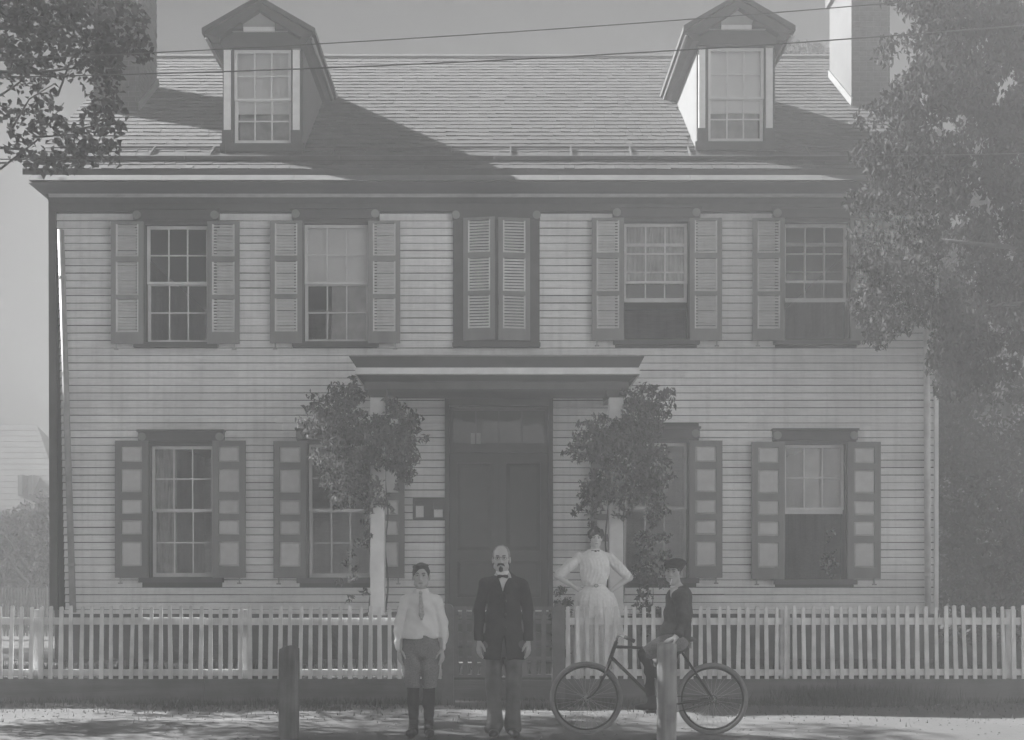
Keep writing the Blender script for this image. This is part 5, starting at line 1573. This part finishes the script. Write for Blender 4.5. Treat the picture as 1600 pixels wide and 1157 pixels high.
pz_ = np.array([p[0] for p in prof][::-1]); prx = np.array([p[1] for p in prof][::-1]); pry = np.array([p[2] for p in prof][::-1])
def skirt(x, y, z):
    rx = np.interp(z, pz_, prx); ry = np.interp(z, pz_, pry)
    an = np.arctan2(y-.01+0*x, x+0*y)
    fold = 1+(.030*np.sin(13*an+.8)+.022*np.sin(23*an+z*2.2)+.014*np.sin(37*an-z*3))*np.clip((1.0-z)/.35, 0, 1)
    q = np.sqrt((x/rx)**2+((y-.01)/ry)**2)/fold
    return np.maximum((q-1)*np.minimum(rx, ry)*.8, np.maximum(z-1.045, .045-z))
f.fn((-.45,-.36,.02),(.45,.36,1.06), skirt)
obj('skirt', f.mesh('skirt', M['dress'], 1), None, b3, base)
mb = MB(); n = 40
P = [(.108*1.12*math.cos(2*math.pi*i/n), .01+.098*math.sin(2*math.pi*i/n), 1.040-.012*max(0,-math.sin(2*math.pi*i/n))) for i in range(n)]
mb.tube(P, .016, 8, closed=True); bt = obj('belt', mb, M['dress'], b3, base, True)
mb = MB(); mb.tube([(.012+.022*math.cos(a),-.108,1.026+.017*math.sin(a)) for a in [2*math.pi*i/14 for i in range(14)]], .005, 6, closed=True); obj('buckle', mb, M['nickel'], bt, base, True)
for s in (-1, 1):
    f = Field((s*.07-.08,-.22,-.02), (s*.07+.08,.10,.14), .006)
    f.ell((s*.07,-.07,.03),(.040,.12,.036),.03); f.cap((s*.066,.01,.10),(s*.066,.015,.04),.042,.04,.02); f.box((-.4,-.4,-.1),(.4,.4,-.012))
    obj('shoe', f.mesh('shoe', M['boot']), None, b3, base)

# ================================================================== BICYCLE
YK = 11.35
YPR = 11.0
def bk(px, py, dy=0): return Vector((X(px, YK+dy), YK+dy, Z(py, YK+dy)))
bike = thing('bicycle', 'old diamond frame bicycle with pale tyres, held upright beside the round post', 'bicycle', (X(1020, YK), YK, 0))
def wheel(cx, cy, label=None):
    c = bk(cx, cy); R = c.z-.004; r = .0215
    w = MB(); n = 64
    ring = lambda rad, rr, m=10, mi=0: [w_ for w_ in ()]
    mb = MB(); mb.tube([(c.x+(R-r)*math.cos(2*math.pi*i/n), c.y, c.z+(R-r)*math.sin(2*math.pi*i/n)) for i in range(n)], r, 10, closed=True)
    whl = wobj('wheel', mb, M['tyre'], bike, True)
    mb = MB(); mb.tube([(c.x+(R-2*r-.006)*math.cos(2*math.pi*i/n), c.y, c.z+(R-2*r-.006)*math.sin(2*math.pi*i/n)) for i in range(n)], .010, 8, closed=True)
    wobj('rim', mb, M['enamel'], whl, True)
    mb = MB()
    for i in range(32):
        a = 2*math.pi*i/32; b = a+(.9 if i % 4 < 2 else -.9); yy = .026*(1 if i % 2 else -1)
        mb.tube([(c.x+.020*math.cos(b), c.y+yy, c.z+.020*math.sin(b)), (c.x+(R-2*r-.01)*math.cos(a), c.y, c.z+(R-2*r-.01)*math.sin(a))], .0011, 4)
    o = wobj('spokes', mb, M['nickel'], whl)
    mb = MB(); mb.tube([(c.x,c.y-.055,c.z),(c.x,c.y-.028,c.z),(c.x,c.y+.028,c.z),(c.x,c.y+.055,c.z)], [.009,.020,.020,.009], 12); wobj('hub', mb, M['nickel'], whl, True)
    return c
cf = wheel(916, 1091); cr = wheel(1113, 1092)
def tubes(name, segs, m=None, parent=bike, smooth=True):
    mb = MB()
    for pts, r in segs: mb.tube(pts, r, 10)
    return wobj(name, mb, m or M['enamel'], parent, smooth)
BB = bk(1032, 1103); ST = bk(1062, 1014); HT = bk(963, 1003); HB = bk(953, 1032)
tubes('frame', [([bk(962,1011), bk(1010,1013), ST], .0145), ([bk(955,1027), BB], .0160), ([BB, ST, bk(1064.5,1005)], .0150), ([HT, HB], .0185),
                ([ST+Vector((0,-.02,0)), cr+Vector((0,-.06,0))], .009), ([ST+Vector((0,.02,0)), cr+Vector((0,.06,0))], .009),
                ([BB+Vector((0,-.03,0)), cr+Vector((0,-.06,0))], .010), ([BB+Vector((0,.03,0)), cr+Vector((0,.06,0))], .010), ([BB+Vector((0,-.045,0)), BB+Vector((0,.045,0))], .024)])
fk = []
for s in (-1, 1):
    P = [HB+Vector((0,s*.030,0)), bk(945,1055,s*.045), bk(936,1074,s*.052), bk(927,1085,s*.055), cf+Vector((0,s*.056,0))]
    fk.append((P, [.0135,.0125,.0115,.0105,.009]))
fk.append(([HB+Vector((0,-.036,0)), HB+Vector((0,.036,0))], .016)); fk.append(([HB, HT, bk(964,997)], .012))
tubes('fork', fk)
hb = [bk(964,998)]
mb = MB()
mb.tube([bk(964,998), bk(966,994)], .012, 8)
for s in (-1, 1):
    mb.tube([bk(965,995), bk(966,994,s*.10), bk(970,994,s*.20), bk(979,996.5,s*.26), bk(986,999.5,s*.27)], .0115, 8)
wobj('handlebar', mb, M['nickel'], bike, True)
for s in (-1, 1):
    mb = MB(); mb.tube([bk(976,995.8,s*.245), bk(983,998.5,s*.27), bk(991.5,1002.5,s*.275)], [.0165,.018,.0185], 10); wobj('grip', mb, M['leather'], bike, True)
mb = MB(); n = 40
mb.tube([(BB.x+.085*math.cos(2*math.pi*i/n), BB.y-.045, BB.z+.085*math.sin(2*math.pi*i/n)) for i in range(n)], .006, 6, closed=True)
for i in range(5): a = 2*math.pi*i/5; mb.tube([(BB.x, BB.y-.045, BB.z), (BB.x+.085*math.cos(a), BB.y-.045, BB.z+.085*math.sin(a))], .006, 6)
wobj('chainring', mb, M['nickel'], bike, True)
mb = MB()
for sg in (1, -1): mb.tube([(BB.x, BB.y-.045, BB.z+sg*.086), (cr.x, cr.y-.045, cr.z+sg*.034)], .0045, 5)
mb.tube([(cr.x+.034*math.cos(2*math.pi*i/16), cr.y-.045, cr.z+.034*math.sin(2*math.pi*i/16)) for i in range(16)], .005, 5, closed=True)
wobj('chain', mb, M['enamel'], bike, True)
PN = bk(1017, 1112, -.10); PFr = BB*2-PN; PFr.y = YK+.10
mb = MB(); mb.tube([BB+Vector((0,-.06,0)), Vector((PN.x, PN.y+.03, PN.z))], .009, 8); mb.tube([BB+Vector((0,.06,0)), Vector((PFr.x, PFr.y-.03, PFr.z))], .009, 8)
wobj('crank', mb, M['nickel'], bike, True)
for P in (PN, PFr):
    mb = MB(); s = -1 if P.y < YK else 1
    mb.box(P.x-.045, P.x-.030, P.y-.045, P.y+.045, P.z-.014, P.z+.014); mb.box(P.x+.030, P.x+.045, P.y-.045, P.y+.045, P.z-.014, P.z+.014)
    mb.box(P.x-.030, P.x+.030, P.y-.045, P.y-.038, P.z-.010, P.z+.010); mb.box(P.x-.030, P.x+.030, P.y+.038, P.y+.045, P.z-.010, P.z+.010)
    wobj('pedal', mb, M['metal'], bike)
SD = bk(1064, 1001)
f = Field((-.20,-.13,-.10), (.20,.13,.08), .006)
f.cap((-.13,0,.0),(.02,0,.01),.020,.045,.03,1,1); f.ell((.06,0,.012),(.075,.085,.028),.03); f.box((-.3,-.3,-.2),(.3,.3,-.022))
obj('saddle', f.mesh('saddle', M['leather']), None, bike, SD)
mb = MB(); mb.tube([SD+Vector((.03,0,-.09)), SD+Vector((.03,0,-.02))], .012, 8)
for i in range(2):
    yy = .04*(1 if i else -1); mb.tube([SD+Vector((.08+.012*math.cos(a*1.0),yy+.012*math.sin(a*1.0),-.07+.05*a/31)) for a in range(32)], .004, 5)
wobj('saddle_spring', mb, M['nickel'], bike, True)

# ---------------------------------------------------------------- boy on the bicycle
base = Vector((X(1052, YK), YK, 0))
def q(px, py, dy=0):
    v = bk(px, py, dy)-base; return (v.x, v.y, v.z)
f = Field((-.40,-.50,.10), (.32,.30,1.70), PV)
Hc = Frame(q(1052, 894, -.035), -.40, 0.0, .96)
head(f, Hc, .96, .93)
hip = q(1058, 1001)
f.cap(q(1060,925,.01), q(1055,908,-.015), .050,.046,.02)
f.chain([q(1062,930,.12), q(1060,926,.02), q(1060,930,-.12)],[.055,.06,.055],.04)
f.chain([q(1060,935), q(1059,965), q(1057,995)],[.105,.10,.11],.05,.95,1.1)
kn = q(1007,1023,-.085); an = q(1018,1096,-.10)
f.chain([q(1055,1000,-.07), kn, an],[.075,.052,.034],.02); f.ell(q(1010,1106,-.10),(.095,.036,.028),.02)
kf = q(1024,1046,.10); af = q(1046,1083,.105)
f.chain([q(1055,1000,.07), kf, af],[.075,.05,.034],.02); f.ell(q(1038,1094,.105),(.095,.036,.028),.02)
ptop = Z(1006,YPR)
shn, eln = q(1063,933,-.150), q(1069,969,-.225)
hpx, hpy = X(1044,YPR)-base.x, YPR-base.y
wrn = (hpx+.080, hpy+.055, ptop+.058)
f.chain([shn, eln, wrn],[.048,.038,.026],.02)
hand(f, (hpx+.075, hpy+.045, ptop+.056), (-.86,-.42,-.34), (-.2,-.15,.95), (-.45,-1,0), .92, .50)
shf, elf, wrf = q(1060,932,.155), q(1064,970,.20), q(1048,996,.15)
f.chain([shf, elf, wrf],[.048,.038,.026],.02)
hand(f, wrf, (-.9,-.1,-.25), (0,.3,.95), (0,-1,0), .9, .4)
b4 = obj('person', f.mesh('person', M['skin']), None, None, base)
tag(b4, 'boy in a cap and dark jacket sitting on the bicycle, one hand on the post', 'person')
face_parts(b4, Hc, base, gaze=(.003,0))
shell_hair(Hc, 'hair', b4, base, M['hair'], [((0,-.095,-.02),(.075,.085,.10)),((0,-.03,-.115),(.12,.16,.085)),((0,-.02,.11),(.11,.12,.06)),((0,-.035,-.05),(.11,.045,.06))], [], .007)
f = Field(np.array(Hc.o)-.18, np.array(Hc.o)+.18, .005)
f.ell(Hc(0,.018,.072),(.094,.110,.050),.02,False,Hc.yaw); f.ell(Hc(0,.02,.045),(.082,.100,.045),.02,False,Hc.yaw); f.ell(Hc(.035,.03,.088),(.085,.09,.036),.03,False,Hc.yaw)
f.ell(Hc(0,-.10,.046),(.062,.050,.011),.012,False,Hc.yaw); f.ell(Hc(0,-.01,-.012),(.066,.078,.055),.0,True,Hc.yaw); f.ell(Hc(0,-.09,.0),(.07,.06,.034),.006,True,Hc.yaw)
f.wrinkle(cloth_noise(.0022, 2.0, 9))
cp = obj('cap', f.mesh('cap', M['cap']), None, b4, base)
mb = MB(); c = Hc(0,.018,.123); mb.tube([c-np.array((0,0,.008)), c+np.array((0,0,.004))], [.010,.006], 8); obj('button', mb, M['cap'], cp, base, True)
# white collar and shirt front
f = Field((-.20,-.24,1.05), (.20,.2,1.50), .005)
f.cap(q(1060,928,.01), q(1056.5,916,-.010), .060,.055,.02); f.chain([q(1054,930,-.045), q(1051,938,-.055)],[.048,.032],.03)
f.fn((-.3,-.3,1.3),(.3,.3,1.7), lambda x,y,z: -(z-(Z(917.5,YK)))*1.0+0*x+0*y, 0, False) if False else None
f.box((-.4,-.4,Z(916,YK)),(.4,.4,2))
obj('shirt_front', f.mesh('shirt_front', M['shirt']), None, b4, base)
f = Field((-.36,-.50,.60), (.34,.34,1.50), .006)
f.chain([q(1064,931,.135), q(1062,929,.03), q(1064,931,-.130)],[.066,.074,.066],.05)
f.chain([q(1061,937), q(1059,962), q(1057,985), q(1056,1001)],[.125,.122,.130,.128],.05,.98,1.12)
f.chain([q(1047,990,-.03), q(1036,1003,-.07)],[.09,.06],.04)
f.chain([shn, eln, (wrn[0]+.028, wrn[1]+.015, wrn[2]+.040)],[.070,.060,.048],.03); f.chain([shf, elf, wrf],[.070,.060,.048],.03)
f.cap(q(1060,925,.01), q(1054,900,-.02), .058,.064,.006, sub=True)
nx_, ny_, nz_ = q(1046,937,-.10)
f.chain([q(1050,917,-.10), q(1044,945,-.135)],[.034,.006],.006) if False else f.cap(q(1050,914,-.075), q(1043,945,-.115), .052, .012, .006, sub=True)
f.wrinkle(cloth_noise(.0062, 1.3, 10))
jk = obj('jacket', f.mesh('jacket', M['jacket'], 1), None, b4, base)
f = Field((-.42,-.28,.45), (.22,.28,1.0), .006)
f.chain([q(1058,1000,.0)]*2,[.12,.12],.03,1,1.15)
f.chain([q(1054,1001,-.07), q(1030,1013,-.082), q(1012,1020,-.086)],[.098,.090,.070],.03)
f.chain([q(1054,1001,.07), q(1038,1024,.09), q(1026,1041,.10)],[.098,.088,.066],.03)
f.ell(q(1003,1024,-.086),(.045,.09,.06),.0,True)
f.wrinkle(cloth_noise(.0042, 1.3, 12))
obj('knee_breeches', f.mesh('knee_breeches', M['knick'], 1), None, b4, base)
for kk, aa, s in ((kn, an, -1), (kf, af, 1)):
    kk = Vector(kk); aa = Vector(aa)
    f = Field(np.minimum(kk, aa)-.12, np.maximum(kk, aa)+.12, .005)
    f.ell(kk, (.060,.058,.060), .02); f.chain([kk, kk.lerp(aa,.35)+Vector((.018,0,0)), kk.lerp(aa,.75), aa],[.056,.055,.042,.039],.02)
    obj('stocking', f.mesh('stocking', M['stock']), None, b4, base)
    f = Field(aa-Vector((.20,.10,.12)), aa+Vector((.12,.10,.10)), .005)
    f.cap(aa+Vector((0,0,.03)), aa+Vector((.006,0,-.03)), .045, .044, .02); f.ell(aa+Vector((-.055,0,-.052)), (.105,.040,.034), .03); f.ell(aa+Vector((.015,0,-.05)), (.05,.038,.034), .02)
    obj('shoe', f.mesh('shoe', M['boot']), None, b4, base)
# small white stick in the mouth
a = Hc(.012,-.096,-.066)+np.array(base); mb = MB(); mb.tube([a, a+np.array((-.022,-.045,-.052))], .0040, 8)
tag(wobj('white_stick', mb, M['shirt'], None, True), 'thin white stick hanging from the mouth of the boy in the cap', 'stick')
